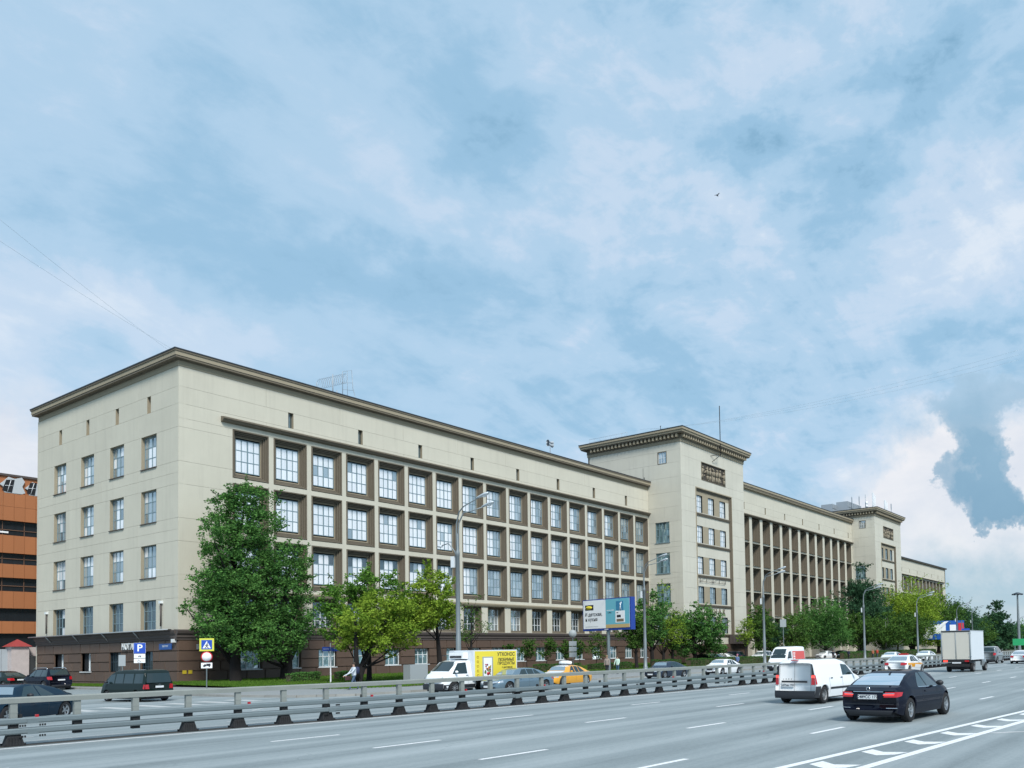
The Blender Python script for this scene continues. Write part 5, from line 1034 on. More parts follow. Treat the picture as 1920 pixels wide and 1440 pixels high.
hedge('hedge', 41.8, 44.8, -15.1, -15.8, .2, .78, 2400, L_hedge, 'hedge left of the two standing people')
hedge('hedge', 48.2, 53.2, -16.8, -17.4, .2, .95, 3600, L_hedge, 'hedge between the two people and the second lamp')
hedge('hedge', 55.5, 61.5, -17.4, -17.6, .2, .95, 3600, L_hedge, 'hedge right of the dark blue-grey sedan')
hedge('hedge', 62.5, 74.5, -17.4, -18.5, .2, 1.0, 6500, L_hedge, 'long hedge in front of the parked cars, left of the third lamp')
hedge('hedge', 76, 86, -18.5, -19, .2, 1.0, 5000, L_hedge, 'hedge between the third lamp and the white high-roof van')
hedge('hedge', 104, 160, -19.5, -20.5, .2, 1.25, 12000, L_hedge, 'long far hedge behind the white taxi and the people walking', size=.16)
hedge('shrub', 3.4, 5.0, -10.6, -10.6, .15, .85, 1700, L_dark, 'dark clipped bush under the tallest maple', group='clipped bushes', cat='bush'); hedge('shrub', 5.2, 6.7, -10.0, -10.0, .15, .85, 1700, L_dark, 'dark clipped bush touching its left neighbour by the thick trunk', group='clipped bushes', cat='bush'); hedge('shrub', 8.9, 10.2, -9.3, -9.3, .15, .8, 1500, L_dark, 'single dark clipped bush right of the thick maple trunk', group='clipped bushes', cat='bush')
inst('distant_trees', quad_mesh('distant_trees', leaf_quads(np.concatenate([np.stack([rng.uniform(240, 700, 26000), rng.uniform(-18, 30, 26000), rng.random(26000) ** .7 * (7 + 3 * np.sin(np.arange(26000)))], 1), np.stack([rng.uniform(330, 900, 9000), rng.uniform(-190, -110, 9000), rng.random(9000) * 9], 1)]), 1.5, .8, .8), L_blue)); bpy.data.objects['distant_trees']['kind'] = 'stuff'; bpy.data.objects['distant_trees']['label'] = 'far dark belt of woodland on the horizon at the right'; bpy.data.objects['distant_trees']['category'] = 'woodland'

# ================================================================== VEHICLES
M_glass = mat('car_glass', (.014, .03, .034), .04, spec=.6, coat=.4); M_glassL = mat('car_glass_light', (.42, .50, .54), .05, metal=.75, spec=.9, coat=.6); M_glassR = mat('car_glass_sky', (.96, .98, 1.0), .06, metal=.97, coat=.5)
M_tyre = mat('tyre', (.012, .012, .014), .85); M_rim = mat('alloy', (.42, .44, .46), .3, metal=.8); M_steel = mat('steel_rim', (.28, .29, .30), .5, metal=.4); M_plastic = mat('black_plastic', (.02, .022, .028), .55); M_chrome = mat('chrome', (.7, .72, .75), .12, metal=1)
M_tail = mat('tail_light', (.42, .006, .012), .15, coat=.8); M_tailon = mat('lit_tail_light', (.6, .02, .02), .2, emit=((1, .06, .04), .9), coat=.5); M_lampw = mat('head_light', (.55, .6, .65), .12, metal=.5, coat=1); M_platew = mat('number_plate', (.72, .74, .76), .4)
def carpaint(name, col, rough=.22): return mat(name, col, rough, metal=0, spec=.0 if max(col) < .1 else .5, coat=.45 if max(col) < .1 else .8)
PT = {'black': carpaint('black_paint', (.006, .008, .018)), 'navy': carpaint('navy_paint', (.008, .026, .048)), 'white': carpaint('white_paint', (.84, .86, .88)), 'silverblue': mat('silver_blue_paint', (.17, .25, .31), .25, metal=.5, coat=1), 'greyblue': mat('grey_blue_paint', (.03, .045, .075), .25, spec=.1, metal=.2, coat=.5), 'yellow': carpaint('orange_yellow_paint', (.78, .36, .02)), 'darkgreen': carpaint('dark_green_paint', (.012, .022, .022)), 'grey': mat('grey_paint', (.20, .22, .23), .3, metal=.4, coat=1)}
def cr_(P, n):
    "Catmull-Rom through the section points"
    P = np.array(P, float); Q = np.vstack([2 * P[0] - P[1], P, 2 * P[-1] - P[-2]]); out = []
    for i in range(1, len(Q) - 2):
        for t in np.linspace(0, 1, n, endpoint=False): out.append(.5 * ((2 * Q[i]) + (-Q[i - 1] + Q[i + 1]) * t + (2 * Q[i - 1] - 5 * Q[i] + 4 * Q[i + 1] - Q[i + 2]) * t * t + (-Q[i - 1] + 3 * Q[i] - 3 * Q[i + 1] + Q[i + 2]) * t ** 3))
    out.append(P[-1]); return np.array(out)
class Car:
    def __init__(s, t, L, W, H, top, belt, wr, wf, r=.33, sill=.22, roofw=.62, sub=4, rear=None, front=None, plan=None, tumble=.95, bend=.12, zone=.55):
        s.t = t; s.L, s.hw, s.H = L, W / 2, H; s.top = top; s.belt = belt; s.wx = (wr, wf); s.r = r; s.sill = sill; s.roofw = roofw; s.bend = bend; s.zone = zone
        s.rear = rear or [(0, .12), (.3, .0), (.7, .02), (1.0, .12), (1.6, .3)]; s.front = front or [(0, .15), (.35, .0), (.6, .03), (.9, .25), (1.5, .4)]
        s.plan = plan or [(-L / 2, .86), (-L / 2 + .25, .955), (-L / 2 + .9, 1), (L / 2 - 1.1, 1), (L / 2 - .4, .93), (L / 2, .80)]
        xs = sorted(set([round(v, 3) for v in list(np.linspace(-L / 2, L / 2, 46)) + [w + d for w in s.wx for d in np.linspace(-(r + .06), r + .06, 17)]])); s.xs = [x for x in xs if -L / 2 <= x <= L / 2]; s.sub = sub
        s.cache = {}
    def f(s, P, x): return float(np.interp(x, [p[0] for p in P], [p[1] for p in P]))
    def ring(s, x):
        k = round(x, 4)
        if k in s.cache: return s.cache[k]
        hw = s.hw * s.f(s.plan, x); zt = s.f(s.top, x); zb = min(s.f(s.belt, x), zt - .015); gh = min(1, max(0, (zt - zb) / max(.05, s.H - s.f(s.belt, x)))); ra = s.r + .055
        ed = min(x + s.L / 2, s.L / 2 - x); zl = s.sill + .10 * max(0, 1 - ed / .4) ** 2; sl_ = zl
        for w in s.wx:
            if abs(x - w) < ra: zl = max(zl, s.r + math.sqrt(ra * ra - (x - w) ** 2))
        we = hw * .90 * (1 - gh) + s.roofw * s.f(s.plan, x) / 1 * gh; ze = zb + (zt - zb) * .90
        pts = [(hw * .93, sl_), (hw * .985, s.sill + .3 * (zb - s.sill)), (hw, s.sill + .62 * (zb - s.sill)), (hw * .955, zb)]
        low = cr_(pts, s.sub); mid = np.array([[hw * .955 + (we - hw * .955) * t, zb + (ze - zb) * t] for t in (.25, .5, .75, 1)])
        up_ = cr_([(we, ze), (we * .86, ze + (zt - ze) * .72), (we * .5, ze + (zt - ze) * .96), (0, zt)], s.sub)[1:]
        rg = np.vstack([low, mid, up_]); nl = len(low)
        rg[:nl, 1] = np.maximum(rg[:nl, 1], zl); rg[:, 1] = np.maximum(rg[:, 1], min(zl, zt))
        s.cache[k] = (rg, nl, we, ze, zb, zt); return s.cache[k]
    def D(s, x, y, z):
        L2 = s.L / 2; hw = s.hw
        fr = max(0, 1 - (x + L2) / s.zone); ff = max(0, 1 - (L2 - x) / s.zone)
        return (x + fr * (s.f(s.rear, z) + s.bend * (y / hw) ** 2 * .8) - ff * (s.f(s.front, z) + s.bend * 1.8 * (y / hw) ** 2), y, z)
    def body(s, m, name='body'):
        mb = MB(); mb.smooth = True; n = None
        for x in s.xs:
            rg = s.ring(x)[0]; full = [(-p[0], p[1]) for p in rg] + [(p[0], p[1]) for p in rg[::-1][1:]]; n = len(full)
            mb.v += [s.D(x, y, z) for y, z in full]
        for i in range(len(s.xs) - 1):
            for j in range(n - 1): mb.f.append((i * n + j, i * n + j + 1, (i + 1) * n + j + 1, (i + 1) * n + j)); mb.mi.append(0); mb.sm.append(True)
        for i, rev in ((0, 0), (len(s.xs) - 1, 1)):   # end caps as strips across
            h = n // 2; b = i * n
            for j in range(h): mb.f.append((b + j, b + j + 1, b + n - 2 - j, b + n - 1 - j)); mb.mi.append(0); mb.sm.append(True)
        o = mb.build(name, m, s.t); q = MB(); L2 = s.L / 2
        q.box(-L2 + .22, L2 - .3, -s.hw + .26, s.hw - .26, .17, .62); q.build('underbody', M_plastic, s.t); s.bo = o; return o
    def side_y(s, x, z):
        rg, nl, *_ = s.ring(x); k = nl + 4; zz = rg[:k, 1]; return float(np.interp(z, zz, rg[:k, 0]))
    def top_z(s, x, y):
        rg, nl, we, *_ = s.ring(x); P = rg[nl + 3:][::-1]; return float(np.interp(abs(y), P[:, 0], P[:, 1]))
    def side(s, name, q, m, both=True, off=.006, n=8, parent=None, sides=(1, -1)):
        "patch on the flank: q = four (x, z) corners in order"
        for sg in (sides if both else sides[:1]):
            mb = MB(); mb.smooth = True; (a, b, c, d) = q; N_ = n
            for i in range(N_ + 1):
                for j in range(N_ + 1):
                    u, v = i / N_, j / N_; x = (a[0] * (1 - u) + b[0] * u) * (1 - v) + (d[0] * (1 - u) + c[0] * u) * v; z = (a[1] * (1 - u) + b[1] * u) * (1 - v) + (d[1] * (1 - u) + c[1] * u) * v
                    mb.v.append(s.D(x, sg * (s.side_y(x, z) + off), z))
            for i in range(N_):
                for j in range(N_): k = i * (N_ + 1) + j; mb.f.append((k, k + 1, k + N_ + 2, k + N_ + 1)); mb.mi.append(0); mb.sm.append(True)
            mb.build(name, m, parent or s.t)
    def toppatch(s, name, x0, x1, f0, m, off=.006, n=10, f1=None, parent=None):
        "patch on hood / glass / roof between stations x0 and x1, reaching fraction f of the half width"
        mb = MB(); f1 = f1 or f0
        for i in range(n + 1):
            x = x0 + (x1 - x0) * i / n; ff = f0 + (f1 - f0) * i / n
            for j in range(n + 1):
                y = (j / n * 2 - 1) * ff * s.ring(x)[2]; mb.v.append(s.D(x, y, s.top_z(x, y) + off))
        for i in range(n):
            for j in range(n): k = i * (n + 1) + j; mb.f.append((k, k + 1, k + n + 2, k + n + 1)); mb.mi.append(0); mb.sm.append(True)
        return mb.build(name, m, parent or s.t)
    def end(s, name, sg, q, m, off=.012, n=6, parent=None):
        "patch on rear (sg -1) or front (sg 1): q = four (y, z) corners"
        mb = MB(); a, b, c, d = q; x0 = sg * s.L / 2; hwe = s.hw * s.f(s.plan, x0)
        for i in range(n + 1):
            for j in range(n + 1):
                u, v = i / n, j / n; y = (a[0] * (1 - u) + b[0] * u) * (1 - v) + (d[0] * (1 - u) + c[0] * u) * v; z = (a[1] * (1 - u) + b[1] * u) * (1 - v) + (d[1] * (1 - u) + c[1] * u) * v
                p = s.D(x0, y, z); mb.v.append((p[0] + sg * off, p[1], p[2]))
        for i in range(n):
            for j in range(n): k = i * (n + 1) + j; mb.f.append((k, k + 1, k + n + 2, k + n + 1)); mb.mi.append(0); mb.sm.append(True)
        return mb.build(name, m, parent or s.t)
    def wheels(s, rim=None, spokes=5, w=.21, hub=None):
        rim = rim or M_rim; r = s.r
        key = ('wheel', r, rim.name, spokes)
        if key not in panel_cache:
            tm = MB().lathe([(r * .62, -w / 2), (r * .92, -w / 2), (r, -w * .32), (r, w * .32), (r * .92, w / 2), (r * .62, w / 2)], 28, 'y').mesh('tyre', M_tyre)
            rm = MB().lathe([(r * .66, w * .42), (r * .60, w * .46), (r * .58, w * .1)], 28, 'y')
            rm.lathe([(.0, w * .30), (r * .15, w * .28), (r * .17, w * .05)], 12, 'y')
            for k in range(spokes):
                a = 2 * math.pi * k / spokes
                for da in ((-.13, .13) if spokes <= 7 else (0,)):
                    c, s_ = math.cos(a + da), math.sin(a + da); ww = r * (.055 if spokes <= 7 else .04)
                    rm.add([(r * .1 * c - s_ * ww, w * .30, r * .1 * s_ + c * ww), (r * .1 * c + s_ * ww, w * .30, r * .1 * s_ - c * ww), (r * .62 * c + s_ * ww, w * .40, r * .62 * s_ - c * ww), (r * .62 * c - s_ * ww, w * .40, r * .62 * s_ + c * ww)], [(0, 1, 2, 3)])
            bk = MB().lathe([(r * .57, w * .02), (.01, w * .0)], 20, 'y').mesh('brake_disc', M_plastic)
            panel_cache[key] = (tm, rm.mesh('rim', rim), bk)
        tm, rm_, bk = panel_cache[key]
        for x in s.wx:
            for sg in (1, -1):
                o = inst('wheel', tm, s.t, (x, sg * (s.hw - .02 - w / 2), r), (0, random.random() * 6, 0 if sg > 0 else math.pi)); inst('rim', rm_, o); inst('brake_disc', bk, o, (0, .004, 0))
    def mirrors(s, x, m, z=None):
        z = z or s.f(s.belt, x) + .10
        for sg in (1, -1):
            y = s.hw * .97; q = MB(); q.smooth = True; q.lathe([(.01, -.07), (.075, -.05), (.09, .01), (.07, .06), (.01, .07)], 12, 'x', (0, 0, 0)); q.v = [(a, b * 1.25, c * .85) for a, b, c in q.v]; q.build('mirror', m, s.t, (x, sg * (y + .12), z))
    def lines(s, xs, z0=None, m=None):
        for x in xs: s.side('door_gap', [(x, s.sill + .12), (x + .012, s.sill + .12), (x + .012, s.f(s.belt, x) - .02), (x, s.f(s.belt, x) - .02)], m or M_plastic, off=.003, n=5)
    def handles(s, xs, m, z=None):
        for x in xs:
            zz = z or s.f(s.belt, x) - .13; s.side('door_handle', [(x, zz), (x + .17, zz), (x + .17, zz + .035), (x, zz + .035)], m, off=.022, n=2)
    def plate(s, sg, z, txt=None, w=.5, h=.11, y=0):
        x0 = s.D(sg * s.L / 2, y, z)[0] + sg * .03; o = MB().box(min(x0, x0 - sg * .03), max(x0, x0 - sg * .03), y - w / 2, y + w / 2, z - h / 2, z + h / 2).build('number_plate', M_platew, s.t)
        if txt: text('lettering', txt, h * .95, M_black, o, plane_mat((x0 + sg * .004, y, z), (0, -1 if sg < 0 else 1, 0)), .001)
def vehicle(name, x, y, ang, label, cat='car', sc=1.06, z=0, group=None):
    t = empty(name, (x, y, z), R(ang), label, cat, group); t.scale = (sc, sc, sc); return t
def sedan(t, paint, L=4.7, W=1.83, H=1.44, coupe=False, rim=None, suv=False, plate=True, tails=M_tail, detail=True, wag=False, light_glass=False, spokes=5):
    L2 = L / 2; wb = .60 * L; wr, wf = -wb / 2 - .02 * L, wb / 2 + .0; r = .33 if not suv else .37; h = H; gl = M_glassL if light_glass else M_glass
    if suv or wag:
        top = [(-L2, .98 * h * .64 + .05), (-L2 + .04, h * .66), (-L2 + .42, h * .93), (-L2 + .8, h * .985), (-L2 + 1.8, h), (.2, h * .985), (L2 - 2.0, h * .93), (L2 - 1.18, h * .685), (L2 - .95, h * .655), (L2 - .35, h * .58), (L2 - .05, h * .50), (L2, h * .45)]; belt = [(-L2, h * .62), (0, h * .625), (L2 - 1.2, h * .61), (L2, h * .5)]
        rg = (-L2 + .08, -L2 + .46); ws = (L2 - 1.95, L2 - 1.2); sw = [(-L2 + .35, -L2 + .62, -L2 + 1.35), (-L2 + 1.42, -L2 + 1.42, .0), (.07, .07, L2 - 1.5)]
    elif coupe:
        top = [(-L2, h * .62), (-L2 + .06, h * .675), (-L2 + .35, h * .70), (-L2 + .50, h * .715), (-L2 + 1.15, h * .89), (-L2 + 1.65, h * .965), (-L2 + 2.3, h), (.3, h * .985), (.75, h * .915), (L2 - 1.35, h * .715), (L2 - 1.15, h * .68), (L2 - .5, h * .60), (L2 - .1, h * .50), (L2, h * .44)]
        belt = [(-L2, h * .60), (-L2 + .9, h * .665), (0, h * .645), (L2 - 1.3, h * .63), (L2, h * .5)]
        rg = (-L2 + .50, -L2 + 1.40); ws = (.70, L2 - 1.38); sw = [(-L2 + 1.42, -L2 + 1.95, -.20), (-.14, -.14, L2 - 1.55)]
    else:
        top = [(-L2, h * .62), (-L2 + .08, h * .66), (-L2 + .50, h * .69), (-L2 + .66, h * .70), (-L2 + 1.25, h * .90), (-L2 + 1.7, h * .975), (-L2 + 2.3, h), (.3, h * .985), (.72, h * .925), (L2 - 1.38, h * .71), (L2 - 1.15, h * .675), (L2 - .5, h * .60), (L2 - .1, h * .51), (L2, h * .46)]
        belt = [(-L2, h * .60), (-L2 + .8, h * .655), (0, h * .635), (L2 - 1.3, h * .62), (L2, h * .5)]
        rg = (-L2 + .68, -L2 + 1.3); ws = (.66, L2 - 1.42); sw = [(-L2 + 1.15, -L2 + 1.60, -L2 + 1.78), (-L2 + 1.84, -L2 + 1.84, -.12), (-.05, -.05, L2 - 1.75)]
    c = Car(t, L, W, H, top, belt, wr, wf, r, sill=.20 if not suv else .28, roofw=(.57 if coupe else .60) if not suv else .66, bend=.19 if coupe else .13, zone=.75, plan=[(-L2, .84), (-L2 + .12, .90), (-L2 + .35, .965), (-L2 + .9, 1), (L2 - 1.1, 1), (L2 - .45, .93), (L2 - .12, .84), (L2, .76)]); c.body(paint)
    c.toppatch('rear_window', rg[0], rg[1], .90, gl if not coupe else M_glassR); c.toppatch('windshield', ws[0], ws[1], .92, gl if not light_glass else M_glassL)
    for k, (b0, t0, b1) in enumerate(sw):
        last = k == len(sw) - 1; zb = h * .645 if not (suv or wag) else h * .64
        zt0 = min(c.ring(t0)[3], c.ring(t0)[3]) - .02; tx = b1 - (.42 if last else 0.0)
        if last: tx = b1 - .45
        c.side('side_window', [(b0, c.f(belt, b0) + .02), (b1, c.f(belt, b1) + .02), (tx if last else b1, min(c.ring(tx if last else b1)[3], h) - .03), (t0, zt0)], M_glass, n=6)
    c.wheels(rim, spokes)
    if detail:
        c.lines([(-.14 if not coupe else -.55), L2 - 1.48] + ([] if coupe else [-L2 + 1.25])); c.handles([-.40] if coupe else [-.42, -L2 + 1.5], paint)
    c.mirrors(L2 - 1.80, paint if not coupe else M_plastic)
    zl = h * .55
    for sg in (1, -1):
        c.end('headlight', 1, [(sg * W * .20, h * .40), (sg * W * .38, h * .43), (sg * W * .38, h * .50), (sg * W * .22, h * .475)], M_lampw); c.side('headlight_side', [(L2 - .42, h * .44), (L2 - .03, h * .42), (L2 - .03, h * .48), (L2 - .36, h * .52)], M_lampw, both=False, sides=(sg,), n=3)
    c.end('grille', 1, [(-W * .18, h * .34), (W * .18, h * .34), (W * .17, h * .47), (-W * .17, h * .47)], M_plastic); c.end('lower_intake', 1, [(-W * .30, h * .16), (W * .30, h * .16), (W * .33, h * .26), (-W * .33, h * .26)], M_plastic, off=.015)
    if plate: c.plate(1, h * .27)
    z0, z1 = (h * (.50 if coupe else .47), h * .60) if not (suv or wag) else (h * .48, h * .62)
    for sg in (1, -1):
        c.end('tail_light', -1, [(sg * W * .24 if not suv else sg * W * .32, z0), (sg * W * .425, z0), (sg * W * .43, z1), (sg * W * .26 if not suv else sg * W * .34, z1)], tails)
        c.side('tail_light_side', [(-L2 + .02, z0), (-L2 + .22, z0 + .03), (-L2 + .30, z1 - .01), (-L2 + .02, z1)], tails, both=False, sides=(sg,), n=3)
    c.end('bumper_trim', -1, [(-W * .34, h * .17), (W * .34, h * .17), (W * .38, h * .25), (-W * .38, h * .25)], M_plastic, off=.016); c.end('boot_gap', -1, [(-W * .38, h * .36), (W * .38, h * .36), (W * .38, h * .37), (-W * .38, h * .37)], M_plastic, off=.008)
    return c
# -- black coupe in the nearest lane
t = vehicle('black_coupe', -9.35, -64.1, -4, 'glossy black coupe with red tail lights driving away in the nearest lane', sc=1.12)
c = sedan(t, PT['black'], 4.62, 1.80, 1.385, coupe=True, plate=False, tails=M_tail, spokes=5)
c.plate(-1, .70, 'С489СС 177', .52, .115); L2 = 2.3
c.end('chrome_strip', -1, [(-.42, .83), (.42, .83), (.42, .845), (-.42, .845)], M_chrome, off=.03); MB().lathe([(.045, 0), (.058, .004), (.058, .012), (.045, .016)], 20, 'x').build('badge', M_chrome, t, (c.D(-L2, 0, .90)[0] - .03, 0, .905))
c.end('plate_recess', -1, [(-.40, .62), (.40, .62), (.42, .80), (-.42, .80)], PT['black'], off=.004)
for sg in (1, -1):
    for z in (.745, .775): c.end('light_bar', -1, [(sg * .42, z), (sg * .70, z + .01), (sg * .70, z + .028), (sg * .42, z + .016)], M_chrome if z > .77 else M_tailon, off=.018)
    c.end('reflector', -1, [(sg * .5, .40), (sg * .78, .40), (sg * .78, .415), (sg * .5, .415)], M_chrome, off=.02)
MB().prism([(-.16, 0), (.04, 0), (-.12, .10), (-.17, .10)], -.012, .012, 'y').build('roof_antenna', M_plastic, t, (-.62, 0, 1.385))
c.side('chrome_window_line', [(-L2 + 1.45, c.f(c.belt, -.9) + .0), (L2 - 1.7, c.f(c.belt, .6) + .0), (L2 - 1.7, c.f(c.belt, .6) + .018), (-L2 + 1.45, c.f(c.belt, -.9) + .018)], M_chrome, off=.009, n=10)
# -- white panel van (small) in the second lane
def small_van(t):
    L, W, H = 4.45, 1.75, 1.67; L2 = L / 2
    top = [(-L2, 1.52), (-L2 + .05, 1.60), (-L2 + .3, 1.655), (-L2 + 1.6, 1.67), (0.0, 1.665), (.45, 1.58), (.95, 1.30), (1.18, 1.10), (1.32, 1.04), (1.8, .93), (2.12, .80), (L2, .66)]; belt = [(-L2, 1.0), (.9, .99), (1.3, .93), (L2, .72)]
    c = Car(t, L, W, H, top, belt, -1.47, 1.36, .33, .24, roofw=.70, rear=[(0, .1), (.3, 0), (.6, .03), (1.0, .06), (1.67, .12)], plan=[(-L2, .95), (-L2 + .15, .985), (-L2 + .5, 1), (1.2, 1), (1.8, .94), (L2, .82)], bend=.05, zone=.4); c.body(PT['white']); c.wheels(M_steel, 9)
    c.side('side_window', [(.12, 1.02), (1.10, 1.02), (.62, 1.40), (.12, 1.45)], M_glass, n=6); c.toppatch('windshield', .38, 1.16, .92, M_glass)
    c.lines([.05, 1.12, -1.05]); c.handles([-.10, -.95], M_plastic, .92)
    c.side('side_moulding', [(-1.0, .52), (1.05, .52), (1.05, .60), (-1.0, .60)], M_plastic, off=.012, n=6)
    c.side('bumper_corner', [(-L2 + .01, .24), (-1.48 - .36, .24), (-1.48 - .33, .66), (-L2 + .01, .66)], M_plastic, off=.012, n=5)
    w_ = W / 2
    c.end('rear_bumper', -1, [(-w_ * .94, .22), (w_ * .94, .22), (w_ * .95, .50), (-w_ * .95, .50)], M_plastic, off=.05)
    c.end('door_trim', -1, [(-.52, .80), (.55, .80), (.55, .87), (-.52, .87)], M_plastic, off=.03)
    c.end('door_gap', -1, [(.0, .5), (.012, .5), (.012, 1.5), (.0, 1.5)], M_plastic)
    for a in ([(-.66, .50), (-.65, .50), (-.62, 1.50), (-.63, 1.50)], [(.65, .50), (.66, .50), (.63, 1.50), (.62, 1.50)], [(-.62, 1.49), (.62, 1.49), (.62, 1.50), (-.62, 1.50)]): c.end('door_gap', -1, a, M_plastic, off=.008)
    for sg in (1, -1):
        c.end('pillar_trim', -1, [(sg * .67, 1.02), (sg * .80, 1.02), (sg * .70, 1.48), (sg * .66, 1.48)], M_plastic, off=.012); c.end('tail_light', -1, [(sg * .67, .72), (sg * .81, .72), (sg * .80, 1.08), (sg * .68, 1.08)], M_tail, off=.018)
        c.end('lit_tail_light', -1, [(sg * .68, .98), (sg * .80, .98), (sg * .79, 1.07), (sg * .69, 1.07)], M_tailon, off=.024); c.side('tail_light_side', [(-L2 + .01, .72), (-L2 + .13, .74), (-L2 + .07, 1.08), (-L2 + .01, 1.08)], M_tail, both=False, sides=(sg,), n=3)
    bx('brake_light', M_tail, t, -L2 - .0, -L2 + .16, -.12, .12, 1.61, 1.645); c.plate(-1, .70, 'о075ас 799', .5, .11, .28); c.mirrors(1.0, M_plastic, 1.1)
    x0 = c.D(-L2, 0, .93)[0] - .02
    for k, ch in enumerate('LADA'): text('lettering', ch, .07, M_plastic, t, plane_mat((x0, .46 - .11 * k, .93), (0, -1, 0)), .002)
    return c
t = vehicle('white_panel_van', -2.3, -58.6, -4.5, 'small white panel van with lit tail lights and black bumper driving beside the black coupe', 'van', 1.10); small_van(t)
# -- white and yellow taxi further on
t = vehicle('white_taxi', 34.1, -51.3, -2, 'white and orange-yellow taxi driving away behind the white panel van', 'taxi', 1.08)
c = sedan(t, PT['white'], 4.7, 1.83, 1.46, tails=M_tail, light_glass=True); c.side('yellow_flank', [(-1.9, .55), (1.9, .50), (1.7, .80), (-1.9, .86)], PT['yellow'], off=.004, n=14); c.side('white_lower_flank', [(-.5, .45), (1.6, .42), (1.6, .66), (-.3, .72)], PT['white'], off=.007, n=10); MB().box(-.15, .15, -.35, .35, 0, .10).build('roof_light', M_tail, t, (-.2, 0, 1.45))
# -- box truck
t = vehicle('box_truck', 38.8, -54.8, -1.6, 'cream white box truck seen from behind with double rear doors', 'truck', 1.12)
M_box = mat('box_cream', (.60, .57, .50), .55, noise=(1, .05)); M_boxs = mat('box_side_white', (.66, .70, .74), .5, noise=(.8, .05))
b_ = bx('cargo_box', M_boxs, t, -1.55, 2.3, -1.06, 1.06, .92, 3.10); bx('roof_rim', M_signback, b_, -1.6, 2.32, -1.08, 1.08, 3.10, 3.15); bx('header', M_rust, b_, -1.62, -1.55, -1.06, 1.06, 3.03, 3.12)
for sg in (-1, 1): d_ = bx('rear_door', M_box, t, -1.60, -1.55, min(0, sg * 1.0) + .012, max(0, sg * 1.0) - .012, .98, 3.03); [bx('hinge', M_signback, d_, -1.63, -1.60, sg * 1.04 - .1, sg * 1.04 + .1, z, z + .05) for z in (1.15, 2.9)]
for y in (-1.05, -.02, 1.02): MB().tube([(-1.63, y, .98), (-1.63, y, 3.03)], .022, 6).build('lock_bar', M_signback, t)
bx('corner_post', M_signback, t, -1.62, -1.5, 1.04, 1.08, .92, 3.1); bx('corner_post', M_signback, t, -1.62, -1.5, -1.08, -1.04, .92, 3.1)
bx('rear_beam', M_rust, t, -1.6, -1.5, -1.05, 1.05, .76, .95); bx('chassis', M_rust, t, -1.5, 3.3, -.4, .4, .45, .8); bx('bumper_bar', M_rust, t, -1.68, -1.58, -.95, 1.05, .42, .62); bx('number_plate', M_platew, t, -1.63, -1.6, -.35, .3, .66, .76)
for sg in (-1, 1): bx('tail_light', M_tailon if sg > 0 else M_tail, t, -1.64, -1.60, sg * .78 - .15, sg * .78 + .15, .78, .90)
c = Car(t, 1.7, 1.95, 2.05, [(-.85, 2.0), (-.2, 2.05), (.2, 1.6), (.5, 1.2), (.85, .8)], [(-.85, 1.1), (.85, .75)], -9, .15, .34, .35, roofw=.72, zone=.2); c.wx = (.1,); q = c.body(PT['grey'], 'cab'); q.location = (3.2, 0, 0)
bx('fuel_tank', M_signback, t, .2, 1.6, -.95, -.5, .42, .78)
cw = Car(t, 4, 2.0, 2, [(-2, 1), (2, 1)], [(-2, .9), (2, .9)], -.4, 3.25, .34, .3); cw.wheels(M_steel, 9, .26)
# -- dark minivan-like pickup beyond, white cars far right
t = vehicle('grey_minivan', 72.5, -50.4, 0, 'grey minivan with white roof just right of the box truck', 'van', 1.12); c = sedan(t, PT['grey'], 4.6, 1.8, 1.85, suv=True, detail=False); c.toppatch('white_roof', -1.6, .3, 1.0, PT['white'])
t = vehicle('white_sedan', 70.8, -54.1, 0, 'white car cut by the right picture edge', sc=1.08); sedan(t, PT['white'], detail=False, light_glass=True)
t = vehicle('white_coach', 122, -52.6, 0, 'pale coach roof above the cars at the far right edge', 'bus', 1.0); c = Car(t, 9, 2.4, 2.75, [(-4.5, 2.6), (-4.3, 2.75), (4.2, 2.75), (4.5, 2.2)], [(-4.5, 1.4), (4.5, 1.4)], -2.6, 2.8, .45, .35, roofw=1.1, zone=.3); c.body(mat('cream_paint', (.62, .56, .50), .4)); c.wheels(M_steel, 9); c.side('side_window', [(-4, 1.5), (4, 1.5), (4, 2.2), (-4, 2.2)], M_glass, n=8); c.end('rear_window', -1, [(-.9, 1.6), (.9, 1.6), (.9, 2.3), (-.9, 2.3)], M_glass)
t = vehicle('white_sedan', 110, -52.8, 0, 'white car far off in front of the pale coach', sc=1.08); sedan(t, PT['white'], detail=False, light_glass=True)
# -- oncoming side (driving left)
t = vehicle('silver_blue_sedan', .7, -38.2, 176.5, 'silver-blue sedan overlapping the yellow delivery truck behind the barrier', sc=.98); sedan(t, PT['silverblue'], 4.95, 1.88, 1.46, light_glass=True)
t = vehicle('blue_coupe', -23.75, -34.6, 214, 'dark blue coupe behind the barrier in the lower left corner', sc=1.06); sedan(t, PT['navy'], 4.65, 1.83, 1.40, coupe=True, light_glass=True)
t = vehicle('orange_taxi', 8.5, -35.5, 183, 'orange and white taxi with a roof box and dark grille', 'taxi', .97)
c = sedan(t, PT['yellow'], 4.75, 1.86, 1.46, light_glass=True, plate=False); c.toppatch('white_roof', -1.0, .64, 1.0, PT['white'], .004); c.toppatch('white_bonnet', .98, 2.1, .9, PT['white'], .006)
q = MB(); q.smooth = True; q.lathe([(.01, -.55), (.11, -.5), (.15, -.2), (.15, .2), (.11, .5), (.01, .55)], 14, 'y'); q.v = [(a, b_2, cz * 1.1) for a, b_2, cz in q.v]; q.build('roof_box', M_white, t, (-.1, 0, 1.60)); bx('roof_rack', M_plastic, t, -.3, .2, -.5, .5, 1.44, 1.48)
